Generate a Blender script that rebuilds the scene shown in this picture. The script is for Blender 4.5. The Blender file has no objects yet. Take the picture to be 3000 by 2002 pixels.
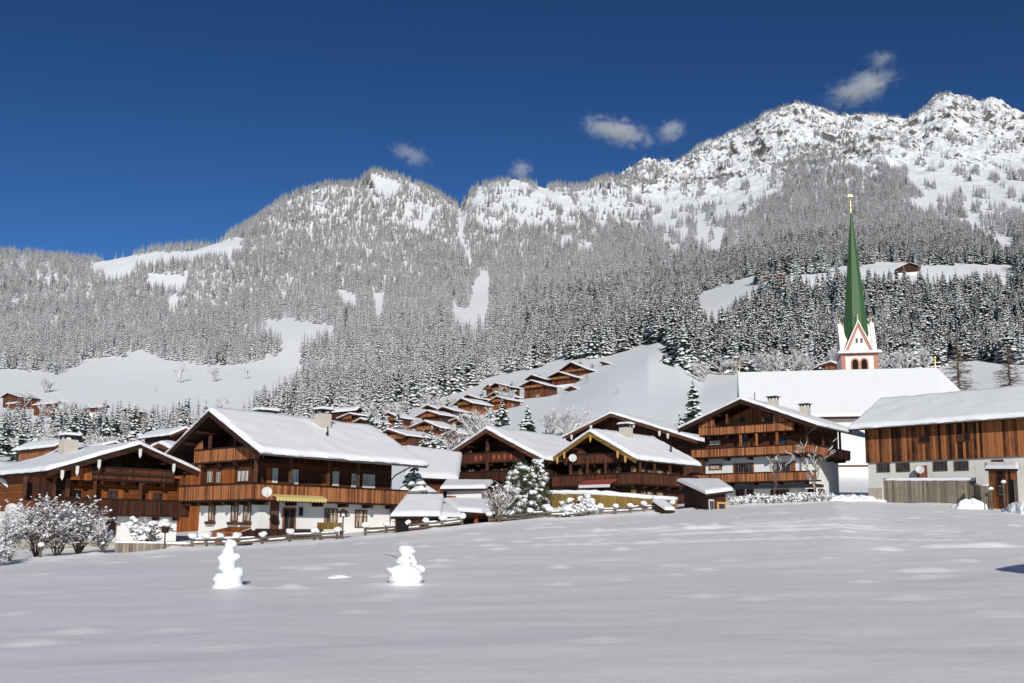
import bpy, bmesh, math, random
import numpy as np
from mathutils import Vector, Matrix
random.seed(7); RNG = np.random.default_rng(11)
scene = bpy.context.scene
COL = scene.collection
R = math.radians
# ------------------------------------------------------------------ camera model (also used to read positions off the survey)
F = 2800.0; TH = R(8.0); RO = 0.010; CZ = 1.7; PY0 = 1555 - F*math.tan(TH)
_c, _s, _cr, _sr = math.cos(TH), math.sin(TH), math.cos(RO), math.sin(RO)
def ray(px, py):
    a = (px-1500)/F; b = (PY0-py)/F
    x0 = a*_cr - b*_sr; u0 = a*_sr + b*_cr
    return np.array([x0, _c-u0*_s, _s+u0*_c])
def W(px, py, Y):
    d = ray(px, py); d = d*(Y/d[1]); d[2] += CZ
    return d
def proj(x, y, z):
    z = z-CZ; fw = y*_c+z*_s; u0 = -y*_s+z*_c
    r = x*_cr+u0*_sr; u = -x*_sr+u0*_cr
    return 1500+F*r/fw, PY0-F*u/fw
# ------------------------------------------------------------------ object helpers
def tag(o, label=None, cat=None, group=None, kind=None):
    if label: o['label'] = label
    if cat: o['category'] = cat
    if group: o['group'] = group
    if kind: o['kind'] = kind
    return o
def empty(name, loc=(0,0,0), rz=0.0, label=None, cat=None, group=None):
    o = bpy.data.objects.new(name, None); COL.objects.link(o)
    o.location = loc; o.rotation_euler = (0,0,rz); o.empty_display_size = .2
    return tag(o, label, cat, group)
class MB:
    def __init__(s): s.v = []; s.f = []; s.m = []
    def add(s, vs, fs, m=0):
        n = len(s.v); s.v += [tuple(map(float, p)) for p in vs]
        s.f += [tuple(n+i for i in f) for f in fs]; s.m += [m]*len(fs); return s
    def box(s, x0, y0, z0, x1, y1, z1, m=0):
        if x0 > x1: x0, x1 = x1, x0
        if y0 > y1: y0, y1 = y1, y0
        if z0 > z1: z0, z1 = z1, z0
        vs = [(x0,y0,z0),(x1,y0,z0),(x1,y1,z0),(x0,y1,z0),(x0,y0,z1),(x1,y0,z1),(x1,y1,z1),(x0,y1,z1)]
        return s.add(vs, [(3,2,1,0),(4,5,6,7),(0,1,5,4),(1,2,6,5),(2,3,7,6),(3,0,4,7)], m)
    def prism(s, poly, vec, m=0):
        n = len(poly); vec = np.array(vec, float); P = [np.array(p, float) for p in poly]
        nrm = np.zeros(3)
        for i in range(n): nrm += np.cross(P[i], P[(i+1)%n])
        if nrm.dot(vec) > 0: P = P[::-1]
        vs = P+[p+vec for p in P]
        fs = [tuple(range(n)), tuple(range(2*n-1, n-1, -1))]
        for i in range(n):
            j = (i+1)%n; fs.append((j, i, n+i, n+j))
        return s.add(vs, fs, m)
    def tube(s, pts, rs, n=6, m=0, cap=True):
        pts = [np.array(p, float) for p in pts]; k = len(pts)
        if not hasattr(rs, '__len__'): rs = [rs]*k
        vs = []; d0 = pts[-1]-pts[0]; d0 = d0/(np.linalg.norm(d0)+1e-9)
        ref = np.array([1.,0,0]) if abs(d0[0]) < .8 else np.array([0,1.,0])
        for i in range(k):
            d = pts[min(i+1,k-1)]-pts[max(i-1,0)]; d = d/(np.linalg.norm(d)+1e-9)
            a = np.cross(d, ref); a = a/(np.linalg.norm(a)+1e-9); b = np.cross(d, a)
            for j in range(n):
                t = 2*math.pi*j/n; vs.append(pts[i]+rs[i]*(math.cos(t)*a+math.sin(t)*b))
        fs = []
        for i in range(k-1):
            for j in range(n):
                q = (j+1)%n; fs.append((i*n+j, (i+1)*n+j, (i+1)*n+q, i*n+q))
        if cap: fs += [tuple(range(n)), tuple((k-1)*n+j for j in range(n-1,-1,-1))]
        return s.add(vs, fs, m)
    def bar(s, p, q, w, h=None, m=0):
        h = h or w; p = np.array(p, float); q = np.array(q, float); d = q-p
        side = np.cross(d, (0,0,1.)); l = np.linalg.norm(side)
        side = side/l if l > 1e-6 else np.array([1.,0,0])
        up = np.cross(side, d); up = up/(np.linalg.norm(up)+1e-9)
        a = side*w/2; b = up*h/2
        return s.prism([p-a-b, p+a-b, p+a+b, p-a+b], d, m)
    def blob(s, c, r, seed=0, sub=2, amp=.16, m=0, flat=0.0):
        v, f = ico(sub); rg = np.random.default_rng(seed)
        ph = rg.uniform(0, 6.28, 6); k = rg.uniform(1.5, 3.5, (6,3))
        d = 1+amp*sum(np.sin(v@k[i]+ph[i]) for i in range(6))/2.2
        p = v*d[:,None]*np.array(r if hasattr(r,'__len__') else (r,r,r))
        if flat: p[:,2] = np.maximum(p[:,2], -flat)
        return s.add(p+np.array(c), f, m)
    def disc(s, c, nrm, r, n=20, depth=.05, m=0):
        nrm = np.array(nrm, float); nrm /= np.linalg.norm(nrm)
        a = np.cross(nrm, (0,0,1.)); a /= np.linalg.norm(a); b = np.cross(nrm, a); c = np.array(c, float)
        vs = [c-nrm*depth]; 
        for q, off in ((.5, -.7), (1, 0)):
            vs += [c+nrm*depth*off*(1 if q<1 else 0)+r*q*(math.cos(2*math.pi*j/n)*a+math.sin(2*math.pi*j/n)*b) for j in range(n)]
        fs = []
        for j in range(n):
            q = (j+1)%n; fs += [(0, 1+j, 1+q), (1+j, 1+n+j, 1+n+q, 1+q)]
        nb = len(vs); vs2 = [p-nrm*.03 for p in vs]
        fs2 = [tuple(nb+i for i in reversed(f)) for f in fs]
        rim = [(1+n+j, nb+1+n+j, nb+1+n+(j+1)%n, 1+n+(j+1)%n) for j in range(n)]
        return s.add(vs+vs2, fs+fs2+rim, m)
    def mesh(s, name, mats, smooth=False):
        me = bpy.data.meshes.new(name)
        me.from_pydata(s.v, [], s.f); 
        for m in (mats if isinstance(mats, (list, tuple)) else [mats]): me.materials.append(m)
        if max(s.m, default=0) > 0: me.polygons.foreach_set('material_index', s.m)
        if smooth: me.polygons.foreach_set('use_smooth', [True]*len(s.f))
        me.update(); return me
    def build(s, name, mats, parent=None, smooth=False):
        o = bpy.data.objects.new(name, s.mesh(name, mats, smooth)); COL.objects.link(o)
        if parent: o.parent = parent
        return o
_ico = {}
def ico(sub):
    if sub not in _ico:
        bm = bmesh.new(); bmesh.ops.create_icosphere(bm, subdivisions=sub, radius=1.0)
        bm.verts.ensure_lookup_table()
        _ico[sub] = (np.array([v.co[:] for v in bm.verts]), [tuple(v.index for v in f.verts) for f in bm.faces]); bm.free()
    return _ico[sub]
def npmesh(name, verts, faces, mat, smooth=True):
    me = bpy.data.meshes.new(name); nv = len(verts); nf = len(faces); k = faces.shape[1]
    me.vertices.add(nv); me.vertices.foreach_set('co', np.asarray(verts, np.float32).ravel())
    me.loops.add(nf*k); me.loops.foreach_set('vertex_index', np.asarray(faces, np.int32).ravel())
    me.polygons.add(nf); me.polygons.foreach_set('loop_start', np.arange(nf, dtype=np.int32)*k)
    me.materials.append(mat); me.update(calc_edges=True)
    if smooth: me.polygons.foreach_set('use_smooth', np.ones(nf, bool))
    me.validate(); return me
def gridfaces(nr, nc):
    i = np.arange(nr-1)[:,None]*nc+np.arange(nc-1)[None,:]
    return np.stack([i, i+1, i+nc+1, i+nc], -1).reshape(-1, 4)
def copy_tree(o, parent=None):
    q = o.copy(); COL.objects.link(q); q.parent = parent
    for ch in list(o.children): copy_tree(ch, q)
    return q
# ------------------------------------------------------------------ noise
def vnoise(x, y, seed=0):
    xi = np.floor(x).astype(np.int64); yi = np.floor(y).astype(np.int64); fx = x-xi; fy = y-yi
    def h(a, b):
        n = (a*374761393+b*668265263+seed*1442695041) & 0xffffffff
        n = ((n ^ (n >> 13))*1274126177) & 0xffffffff
        return ((n ^ (n >> 16)) & 0xffff)/65535.0
    u = fx*fx*fx*(fx*(fx*6-15)+10); v = fy*fy*fy*(fy*(fy*6-15)+10)
    return (h(xi,yi)*(1-u)+h(xi+1,yi)*u)*(1-v)+(h(xi,yi+1)*(1-u)+h(xi+1,yi+1)*u)*v
def fbm(x, y, oct=5, seed=0, gain=.5, ridged=False):
    a = 1; t = 0; s = 0
    for o in range(oct):
        n = vnoise(x, y, seed+o*17)*2-1
        if ridged: n = 1-2*np.abs(n)
        s = s+a*n; t += a; a *= gain; x = x*2.03+13.7; y = y*2.03+7.1
    return s/t
# ------------------------------------------------------------------ materials
class NT:
    def __init__(s, name, rough=.8, spec=.25):
        s.mat = bpy.data.materials.new(name); s.mat.use_nodes = True; s.nt = s.mat.node_tree
        s.b = s.nt.nodes['Principled BSDF']; s.b.inputs['Roughness'].default_value = rough
        s.b.inputs['Specular IOR Level'].default_value = spec
        s.tc = s.n('ShaderNodeTexCoord')
    def n(s, t, **kw):
        q = s.nt.nodes.new(t)
        for k, v in kw.items(): setattr(q, k, v)
        return q
    def l(s, a, b): s.nt.links.new(a, b)
    def setin(s, node, i, v):
        if hasattr(v, 'is_linked') or isinstance(v, bpy.types.NodeSocket): s.l(v, node.inputs[i])
        else: node.inputs[i].default_value = v
    def math(s, op, a, b=0.0, c=0.0):
        q = s.n('ShaderNodeMath', operation=op); s.setin(q,0,a); s.setin(q,1,b)
        if op in ('MULTIPLY_ADD','SMOOTH_MIN'): s.setin(q,2,c)
        return q.outputs[0]
    def noise(s, scale, detail=3, rough=.55, vec=None, dim='3D'):
        q = s.n('ShaderNodeTexNoise', noise_dimensions=dim); q.inputs['Scale'].default_value = scale
        q.inputs['Detail'].default_value = detail; q.inputs['Roughness'].default_value = rough
        if vec is not None: s.l(vec, q.inputs['Vector'])
        return q.outputs['Fac']
    def mapv(s, vec, scale):
        q = s.n('ShaderNodeMapping'); s.l(vec, q.inputs[0]); q.inputs['Scale'].default_value = scale; return q.outputs[0]
    def ramp(s, fac, stops):
        q = s.n('ShaderNodeValToRGB'); e = q.color_ramp.elements
        while len(e) < len(stops): e.new(.5)
        for k, (p, c) in enumerate(stops):
            e[k].position = p; e[k].color = (*c, 1) if len(c) == 3 else c
        s.l(fac, q.inputs[0]); return q.outputs[0]
    def mix(s, fac, a, b, mode='MIX'):
        q = s.n('ShaderNodeMix', data_type='RGBA', blend_type=mode)
        for i, v in ((0,fac),(6,a),(7,b)):
            if isinstance(v, bpy.types.NodeSocket): s.l(v, q.inputs[i])
            elif i == 0: q.inputs[i].default_value = v
            else: q.inputs[i].default_value = (*v, 1)
        return q.outputs[2]
    def color(s, c):
        if isinstance(c, bpy.types.NodeSocket): s.l(c, s.b.inputs['Base Color'])
        else: s.b.inputs['Base Color'].default_value = (*c, 1)
    def bump(s, h, strength=.3, dist=.02):
        q = s.n('ShaderNodeBump'); q.inputs['Strength'].default_value = strength; q.inputs['Distance'].default_value = dist
        s.l(h, q.inputs['Height']); s.l(q.outputs[0], s.b.inputs['Normal'])
def wood(name, lite, dark, w=.14, vertical=True, contrast=1.0, grey=0.0, rough=.75, stops=(.22,.55,.95)):
    t = NT(name, rough, .2); o = t.tc.outputs['Object']
    sx = t.n('ShaderNodeSeparateXYZ'); t.l(o, sx.inputs[0])
    hor = t.math('ADD', sx.outputs[0], sx.outputs[1])
    u = hor if vertical else sx.outputs[2]
    k = t.math('DIVIDE', u, w); fl = t.math('FLOOR', k); fr = t.math('FRACT', k)
    wn = t.n('ShaderNodeTexWhiteNoise', noise_dimensions='1D'); t.l(fl, wn.inputs['W'])
    cv = t.n('ShaderNodeCombineXYZ')
    t.l(t.math('MULTIPLY', hor, 16.0 if vertical else 1.2), cv.inputs[0]); t.l(t.math('MULTIPLY', sx.outputs[2], 1.3 if vertical else 18.0), cv.inputs[1])
    t.l(t.math('MULTIPLY', wn.outputs[0], 30.0), cv.inputs[2])
    st = t.noise(1.0, 5, .65, cv.outputs[0])
    pl = t.math('ADD', t.math('MULTIPLY', wn.outputs[0], .55*contrast), t.math('MULTIPLY', st, .75))
    big = t.noise(.55, 3, .6, o)
    pl = t.math('ADD', pl, t.math('MULTIPLY_ADD', big, .5, -.25))
    col = t.ramp(pl, [(stops[0], dark), (stops[1], tuple(.45*a+.55*b for a,b in zip(lite,dark))), (stops[2], lite)])
    if grey: col = t.mix(t.math('MULTIPLY', t.ramp(t.noise(.9,4,.7,o), [(.4,(0,0,0)),(.75,(1,1,1))]), grey), col, (.17,.14,.115))
    gap = t.math('LESS_THAN', fr, .09)
    t.color(t.mix(t.math('MULTIPLY', gap, .75), col, tuple(.25*d for d in dark)))
    t.bump(t.math('SUBTRACT', st, t.math('MULTIPLY', gap, 1.2)), .5, .015)
    return t.mat
def snowmat(name, bump_scale=2.0, strength=.25, dist=.05, col=(.865,.868,.875), fine=24.0):
    t = NT(name, .55, .3); o = t.tc.outputs['Object']
    n1 = t.noise(bump_scale, 5, .6, o); n2 = t.noise(fine, 3, .6, o)
    t.color(t.mix(t.noise(.35, 3, .5, o), tuple(.97*x for x in col), tuple(min(1,1.015*x) for x in col)))
    t.bump(t.math('ADD', n1, t.math('MULTIPLY', n2, .18)), strength, dist)
    return t.mat
def plain(name, col, rough=.7, var=.12, scale=3.0, spec=.25, metal=0.0, bump=0.0):
    t = NT(name, rough, spec); o = t.tc.outputs['Object']; n = t.noise(scale, 4, .6, o)
    t.color(t.mix(n, tuple(x*(1-var) for x in col), tuple(min(1,x*(1+var)) for x in col)))
    t.b.inputs['Metallic'].default_value = metal
    if bump: t.bump(n, bump, .03)
    return t.mat
def plaster(name, col, stain=(.45,.40,.33), amt=.35):
    t = NT(name, .9, .1); o = t.tc.outputs['Object']
    n = t.noise(1.1, 6, .65, o); v = t.noise(1.0, 5, .6, t.mapv(o, (2.2,2.2,.35)))
    m = t.ramp(t.math('MULTIPLY', n, v), [(.26,(0,0,0)),(.48,(1,1,1))])
    t.color(t.mix(t.math('MULTIPLY', m, amt), col, stain)); t.bump(t.noise(30,3,.6,o), .15, .01)
    return t.mat
M = {}
M['snow'] = snowmat('snow_roof', 1.6, .34, .07, (.88,.875,.875))
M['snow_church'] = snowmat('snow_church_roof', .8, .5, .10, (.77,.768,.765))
M['snow_lump'] = snowmat('snow_lump', 5.0, .45, .04)
M['plank'] = wood('plank_warm', (.46,.18,.072), (.065,.020,.009), .13, contrast=1.3)
M['plank_or'] = wood('plank_orange', (.40,.125,.03), (.15,.042,.012), .16)
M['plank_orh'] = wood('log_orange', (.25,.078,.016), (.11,.032,.008), .22, vertical=False, contrast=.5)
M['plank_dk'] = wood('plank_dark', (.085,.030,.016), (.016,.007,.005), .14)  # dark wood, deepened further to paint in the shade of the recessed gables
M['plank_mid'] = wood('plank_mid', (.15,.052,.028), (.032,.013,.008), .14)
M['plank_hill'] = wood('plank_hill', (.21,.075,.032), (.05,.017,.009), .3)
M['beam'] = wood('beam_dark', (.075,.032,.018), (.018,.008,.005), .3, vertical=False, contrast=.4)
M['log_dk'] = wood('log_dark', (.10,.032,.017), (.022,.009,.006), .2, vertical=False, contrast=.7)
M['log_red'] = wood('log_red', (.17,.050,.022), (.055,.018,.010), .2, vertical=False, contrast=.6)
M['trimwood'] = wood('trim_brown', (.19,.085,.045), (.06,.025,.014), .3, vertical=False, contrast=.4)
M['board_yel'] = wood('board_yellow', (.30,.20,.055), (.14,.075,.02), .2, contrast=.7)
M['barge_yel'] = wood('barge_yellow', (.30,.17,.045), (.16,.085,.022), .4, vertical=False, contrast=.4)
M['board_grey'] = wood('board_weathered', (.34,.29,.22), (.085,.065,.045), .17, contrast=1.1, grey=.8)
M['barnwood'] = wood('barn_planks', (.36,.135,.048), (.022,.008,.004), .21, contrast=1.6, stops=(.42,.72,1.0))
M['fencewood'] = wood('fence_grey', (.22,.18,.14), (.07,.052,.04), .3, vertical=False, contrast=.6)
M['plaster'] = plaster('plaster_white', (.80,.785,.75), amt=.18)
M['plaster_old'] = plaster('plaster_old', (.66,.64,.58), (.36,.31,.23), amt=.6)
M['plaster_ch'] = plaster('plaster_church', (.82,.77,.72), amt=.1)
M['salmon'] = plain('paint_salmon', (.52,.22,.155), .8, .12, 2)
M['stone'] = plain('plinth_stone', (.42,.37,.29), .9, .3, 4, bump=.4)
M['chim'] = plain('chimney_render', (.50,.45,.38), .9, .2, 5)
M['metal_dk'] = plain('metal_dark', (.045,.045,.05), .5, .2, 6, .4, .6)
M['metal'] = plain('gutter_metal', (.22,.20,.19), .4, .2, 6, .5, .7)
M['dish'] = plain('dish_grey', (.62,.61,.58), .5, .1, 6)
M['winframe'] = plain('window_frame_brown', (.13,.06,.035), .6, .15, 8)
M['winwhite'] = plain('window_frame_white', (.66,.63,.58), .6, .1, 8)
M['winyel'] = plain('window_frame_yellow', (.55,.33,.10), .6, .15, 8)
M['winred'] = plain('window_frame_redbrown', (.28,.10,.06), .6, .15, 8)
def glass(name, lo, hi, amt=.5):
    t = NT(name, .12, .5); o = t.tc.outputs['Object']
    sx = t.n('ShaderNodeSeparateXYZ'); t.l(o, sx.inputs[0])
    h = t.math('ADD', sx.outputs[0], sx.outputs[1])
    cv = t.n('ShaderNodeCombineXYZ'); t.l(t.math('MULTIPLY', h, 7.0), cv.inputs[0]); t.l(t.math('MULTIPLY', sx.outputs[2], .8), cv.inputs[1])
    t.color(t.ramp(t.noise(1.0, 2, .5, cv.outputs[0]), [(.5-amt*.2, lo), (.5+amt*.2, hi)]))
    return t.mat
M['pane'] = glass('pane_dark', (.012,.013,.016), (.05,.05,.055))
M['pane_cur'] = glass('pane_curtain', (.10,.075,.055), (.62,.55,.42))
M['pane_wht'] = glass('pane_lace', (.36,.34,.31), (.70,.67,.62))
M['black'] = plain('dark_opening', (.012,.010,.009), .9, .2, 3)
M['awn_yel'] = plain('awning_yellow', (.62,.50,.20), .8, .15, 9)
M['awn_red'] = plain('awning_red', (.30,.065,.055), .8, .15, 5)
M['white'] = plain('paint_white', (.72,.70,.66), .7, .08, 6)
M['redpaint'] = plain('ornament_red', (.35,.08,.045), .7, .2, 6)
M['gold'] = plain('gilding', (.75,.55,.18), .3, .1, 6, .5, .9)
M['bark'] = plain('bark', (.10,.065,.045), .9, .35, 7)
M['twig'] = plain('twig_brown', (.13,.085,.062), .9, .3, 4)
M['twig_frost'] = plain('twig_frosted', (.36,.34,.33), .9, .25, 3)
M['needle'] = plain('needles_dark', (.035,.048,.030), .8, .4, 1.5)
M['needle_far'] = plain('needles_rimed', (.70,.70,.70), .9, .35, .6)
M['needle_mid'] = plain('needles_dusted', (.24,.25,.235), .9, .45, .8)
M['leaf'] = plain('shrub_leaf', (.06,.075,.03), .8, .5, 6)
M['concrete'] = plain('concrete', (.33,.31,.28), .9, .25, 3)
# copper spire: vertical seams on aged green sheet
t = NT('spire_copper', .55, .35); o = t.tc.outputs['Object']
n = t.noise(1.0, 5, .6, t.mapv(o, (1.6,1.6,.25))); n2 = t.noise(9.0, 3, .6, o)
t.color(t.mix(n2, t.mix(n, (.024,.072,.020), (.062,.135,.050)), (.045,.11,.038))); t.bump(n2, .2, .02); M['copper'] = t.mat
# far terrain: snow with bare rock where it is steep
t = NT('mountain_snow_rock', .7, .2); o = t.tc.outputs['Object']; g = t.n('ShaderNodeNewGeometry')
nz = t.n('ShaderNodeSeparateXYZ'); t.l(g.outputs['Normal'], nz.inputs[0])
nn = t.noise(.017, 8, .68, o); n3 = t.noise(.07, 6, .75, t.mapv(o, (1.2,1.2,.8)))
px = t.n('ShaderNodeSeparateXYZ'); t.l(o, px.inputs[0])
high = t.n('ShaderNodeMapRange'); t.l(px.outputs[2], high.inputs[0]); high.inputs[1].default_value = 330; high.inputs[2].default_value = 650
steep = t.math('SUBTRACT', 0.86, nz.outputs[2])
rk = t.math('ADD', t.math('MULTIPLY', steep, 1.75), t.math('ADD', t.math('MULTIPLY_ADD', nn, 2.4, -1.32), t.math('MULTIPLY_ADD', n3, 2.6, -1.36)))
rk = t.math('MULTIPLY', t.ramp(rk, [(.24,(0,0,0)),(.50,(1,1,1))]), high.outputs[0])
rc = t.ramp(t.noise(.09, 5, .7, o), [(.35,(.07,.068,.066)),(.6,(.17,.16,.145)),(.8,(.26,.22,.18))])
t.color(t.mix(rk, (.865,.868,.87), rc)); t.bump(t.math('ADD', t.math('MULTIPLY', t.math('ADD', nn, n3), high.outputs[0]), t.math('MULTIPLY', t.noise(.06, 4, .5, o), .12)), .8, 5.0); M['mountain'] = t.mat
t = NT('meadow_snow', .5, .3); o = t.tc.outputs['Object']
t.color((.93,.905,.885))
a = t.noise(.9, 6, .6, t.mapv(o, (.55,1,1))); b = t.noise(14, 4, .6, o); c3 = t.noise(90, 2, .5, o)
t.bump(t.math('ADD', a, t.math('ADD', t.math('MULTIPLY', b, .12), t.math('MULTIPLY', c3, .03))), .42, .10); M['field'] = t.mat
# ------------------------------------------------------------------ terrain: a lofted height field z(t=x/y, y)
def zc(L): return [((px-1500)/F*.99, Y, z) for px, Y, z in L]
def pc(L):
    q = [(W(px, py, Y), Y) for px, py, Y in L]
    return [(w[0]/Y, Y, w[2]) for w, Y in q]
EDGE = [(-400,1690,40),(0,1650,46),(300,1630,49),(420,1623,50),(564,1612,51.5),(694,1606,52.5),(850,1595,54),(1071,1575,57),(1247,1559,59.5),(1434,1539,62.5),(1608,1523,65),(1758,1514,67),(1927,1500,69),(2090,1489,70.5),(2200,1482,71.5),(2450,1472,73),(2600,1479,73),(3000,1486,71),(3400,1490,68)]
CURVES = [
 zc([(-1500,7,-.05),(1500,7,0),(4500,7,.1)]),
 zc([(-1500,26,-.35),(0,26,-.25),(668,25,.0),(1187,25.5,.12),(2000,27,.35),(3000,27,.55),(4500,27,.7)]),
 pc(EDGE),
 zc([(-500,82,.3),(0,82,.5),(700,82,1.2),(1450,82,3.3),(1730,82,3.7),(2200,82,4.3),(2550,82,4.5),(3000,82,4.8),(3500,82,5)]),
 zc([(-500,112,.5),(0,112,1.5),(700,112,3),(1450,112,5.5),(1800,112,7),(2200,112,7.5),(2600,112,7.5),(3000,112,8.5),(3500,112,9)]),
 pc([(-500,1420,200),(0,1400,200),(500,1395,200),(1000,1335,200),(1250,1292,200),(1400,1275,200),(1500,1258,200),(1650,1225,200),(1800,1200,200),(2000,1190,200),(2160,1180,200),(2400,1165,200),(2700,1155,200),(3000,1150,200),(3500,1150,200)]),
 pc([(-500,1340,320),(0,1330,320),(600,1320,320),(900,1290,320),(1100,1258,320),(1250,1222,310),(1351,1204,305),(1400,1198,305),(1455,1192,305),(1555,1172,312),(1640,1160,312),(1700,1135,315),(1780,1098,320),(1900,1060,320),(1990,1085,320),(2060,1120,320),(2160,1112,320),(2400,1105,320),(2700,1100,320),(3000,1095,320),(3500,1095,320)]),
 pc([(-500,1268,450),(0,1262,450),(300,1262,450),(600,1255,450),(900,1232,450),(1200,1192,440),(1400,1152,430),(1560,1118,420),(1650,1094,412),(1700,1077,410),(1790,1062,410),(1930,1020,410),(1990,1030,415),(2100,1060,420),(2400,1060,430),(2700,1050,430),(3000,1040,430),(3500,1040,430)]),
 pc([(-500,1140,700),(0,1128,700),(300,1120,700),(600,1118,700),(800,1100,700),(1000,1105,700),(1300,1060,700),(1600,990,700),(1800,965,680),(2050,905,640),(2300,818,620),(2660,806,620),(2960,806,620),(3500,800,620)]),
 pc([(-500,1050,900),(0,1055,900),(200,1056,900),(430,1025,900),(700,1030,900),(850,980,900),(1100,985,900),(1500,915,900),(1800,855,880),(2050,850,850),(2200,805,800),(2400,775,780),(2660,768,760),(2960,772,760),(3500,770,760)]),
 pc([(-500,930,1300),(0,930,1300),(300,925,1300),(600,910,1300),(850,890,1300),(1200,860,1300),(1500,820,1300),(1800,775,1280),(2100,730,1260),(2400,690,1220),(2700,680,1200),(3000,675,1200),(3500,670,1200)]),
 pc([(-500,745,1800),(0,752,1800),(150,758,1800),(270,768,1800),(305,768,1800),(380,755,1800),(450,742,1800),(500,738,1800),(560,737,1800),(630,722,1800),(680,706,1800),(720,706,1800),(800,716,1800),(950,705,1800),(1100,690,1800),(1300,690,1800),(1500,685,1800),(1700,680,1800),(1900,655,1800),(2200,590,1800),(2600,545,1800),(3000,545,1800),(3500,540,1800)]),
 pc([(-500,800,2200),(0,805,2200),(300,810,2200),(600,775,2200),(690,702,2200),(760,650,2200),(800,628,2200),(830,608,2200),(900,572,2200),(960,556,2200),(1030,560,2200),(1053,556,2200),(1085,524,2200),(1120,522,2200),(1160,535,2200),(1200,551,2200),(1280,582,2200),(1330,612,2200),(1347,628,2200),(1362,600,2200),(1380,576,2200),(1400,556,2200),(1450,545,2200),(1520,533,2200),(1570,548,2200),(1600,560,2200),(1700,566,2200),(1790,544,2200),(1850,550,2250),(1900,556,2300),(2000,540,2400),(2100,515,2500),(2300,450,2550),(2500,440,2550),(2700,430,2500),(2800,410,2500),(2900,420,2500),(3000,430,2500),(3500,430,2500)]),
 pc([(-500,900,3000),(600,900,3000),(1200,760,3000),(1800,640,3000),(1870,550,3000),(1900,532,3000),(1925,522,3000),(1965,520,3000),(1985,500,3000),(2020,478,3000),(2050,452,3000),(2090,438,3000),(2140,420,3000),(2180,402,3000),(2210,385,3000),(2250,356,3000),(2300,336,3000),(2340,326,3000),(2370,330,3000),(2420,344,3000),(2450,352,3000),(2500,352,3000),(2560,350,3000),(2600,362,3000),(2650,362,3000),(2690,345,3000),(2715,322,3000),(2740,296,3000),(2775,281,3000),(2800,290,3000),(2830,298,3000),(2860,308,3000),(2880,312,3000),(2905,304,3000),(2930,310,3000),(2960,332,3000),(3000,342,3000),(3060,370,3000),(3500,420,3000)]),
 pc([(-500,1000,3800),(1500,900,3800),(2000,700,3800),(2400,520,3800),(2780,480,3800),(3500,560,3800)]),
]
TM = 1.3; NTC = 1500; NYR = 720; YMIN, YMAX = 6.0, 3800.0
tt = np.sinh(np.linspace(-1.6, 1.6, NTC)); tt = tt/tt[-1]*TM
yy = np.concatenate([np.exp(np.linspace(math.log(YMIN), math.log(1650.), 560))[:-1], np.arange(1650., 3180., 5.5), np.linspace(3185., YMAX, 24)]); NYR = len(yy)
YK = []; ZK = []
for cv in CURVES:
    ts = np.array([q[0] for q in cv])
    YK.append(np.interp(tt, ts, [q[1] for q in cv])); ZK.append(np.interp(tt, ts, [q[2] for q in cv]))
YK = np.array(YK); ZK = np.array(ZK)
def smooth(a, n):
    k = np.ones(n)/n; p = np.pad(a, ((0,0),(n//2,n//2)), mode='edge')
    return np.array([np.convolve(r, k, 'valid') for r in p])
YK = smooth(YK, 9); ZK = smooth(ZK, 5)
H_ = np.diff(YK, axis=0); D_ = np.diff(ZK, axis=0)/H_
SL = np.zeros_like(ZK); SL[0] = D_[0]; SL[-1] = D_[-1]
w1 = 2*H_[1:]+H_[:-1]; w2 = H_[1:]+2*H_[:-1]; same = D_[1:]*D_[:-1] > 0
with np.errstate(divide='ignore', invalid='ignore'):
    SL[1:-1] = np.where(same, (w1+w2)/(w1/np.where(D_[:-1]==0,1e-9,D_[:-1])+w2/np.where(D_[1:]==0,1e-9,D_[1:])), 0)
def loft_col(j, Y):
    k = np.clip(np.searchsorted(YK[:,j], Y)-1, 0, len(CURVES)-2)
    h = H_[k,j]; u = np.clip((Y-YK[k,j])/h, 0, 1)
    return (ZK[k,j]*(1+2*u)*(1-u)**2+h*SL[k,j]*u*(1-u)**2+ZK[k+1,j]*u*u*(3-2*u)+h*SL[k+1,j]*u*u*(u-1))
ZG = np.stack([loft_col(j, yy) for j in range(NTC)], 1)           # [NYR, NTC]
TT, YYG = np.meshgrid(tt, yy); XX = TT*YYG
mm = np.clip((YYG-1500)/900, 0, 1); right = np.clip((TT-.02)/.12, 0, 1)
mid = np.clip((YYG-250)/400, 0, 1)*np.clip((TT+.5), .25, 1)
rough = mm*(.35+.65*right*np.clip((YYG-1900)/500,0,1))
crag = fbm(XX/230, YYG/230, 6, 3, .6, True)*np.where(YYG>2700, 20, 42)+fbm(XX/70, YYG/70, 4, 9, .6, True)*22+fbm(XX/19, YYG/19, 3, 29, .6, True)*6.5
ridge = fbm(XX/120+.004*YYG, YYG/900, 4, 21, .55, True)*26*np.clip((2950-YYG)/500,.25,1)
ZG = ZG+rough*(crag+ridge-8)+mid*(1-mm)*fbm(XX/130, YYG/130, 4, 5)*5*np.clip((YYG-500)/500,0,1)+mid*fbm(XX/60, YYG/45, 3, 8)*.5
_lt = np.arcsinh
def zt(x, y):
    x = np.asarray(x, float); y = np.asarray(y, float)
    yc = np.clip(y, YMIN, YMAX-1); t = np.clip(x/np.maximum(y, YMIN), -TM+1e-3, TM-1e-3)
    fj = np.interp(t, tt, np.arange(NTC)); fi = np.interp(yc, yy, np.arange(NYR))
    i = np.clip(fi.astype(int), 0, NYR-2); j = np.clip(fj.astype(int), 0, NTC-2); a = fi-i; b = fj-j
    return (ZG[i,j]*(1-b)+ZG[i,j+1]*b)*(1-a)+(ZG[i+1,j]*(1-b)+ZG[i+1,j+1]*b)*a
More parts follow.
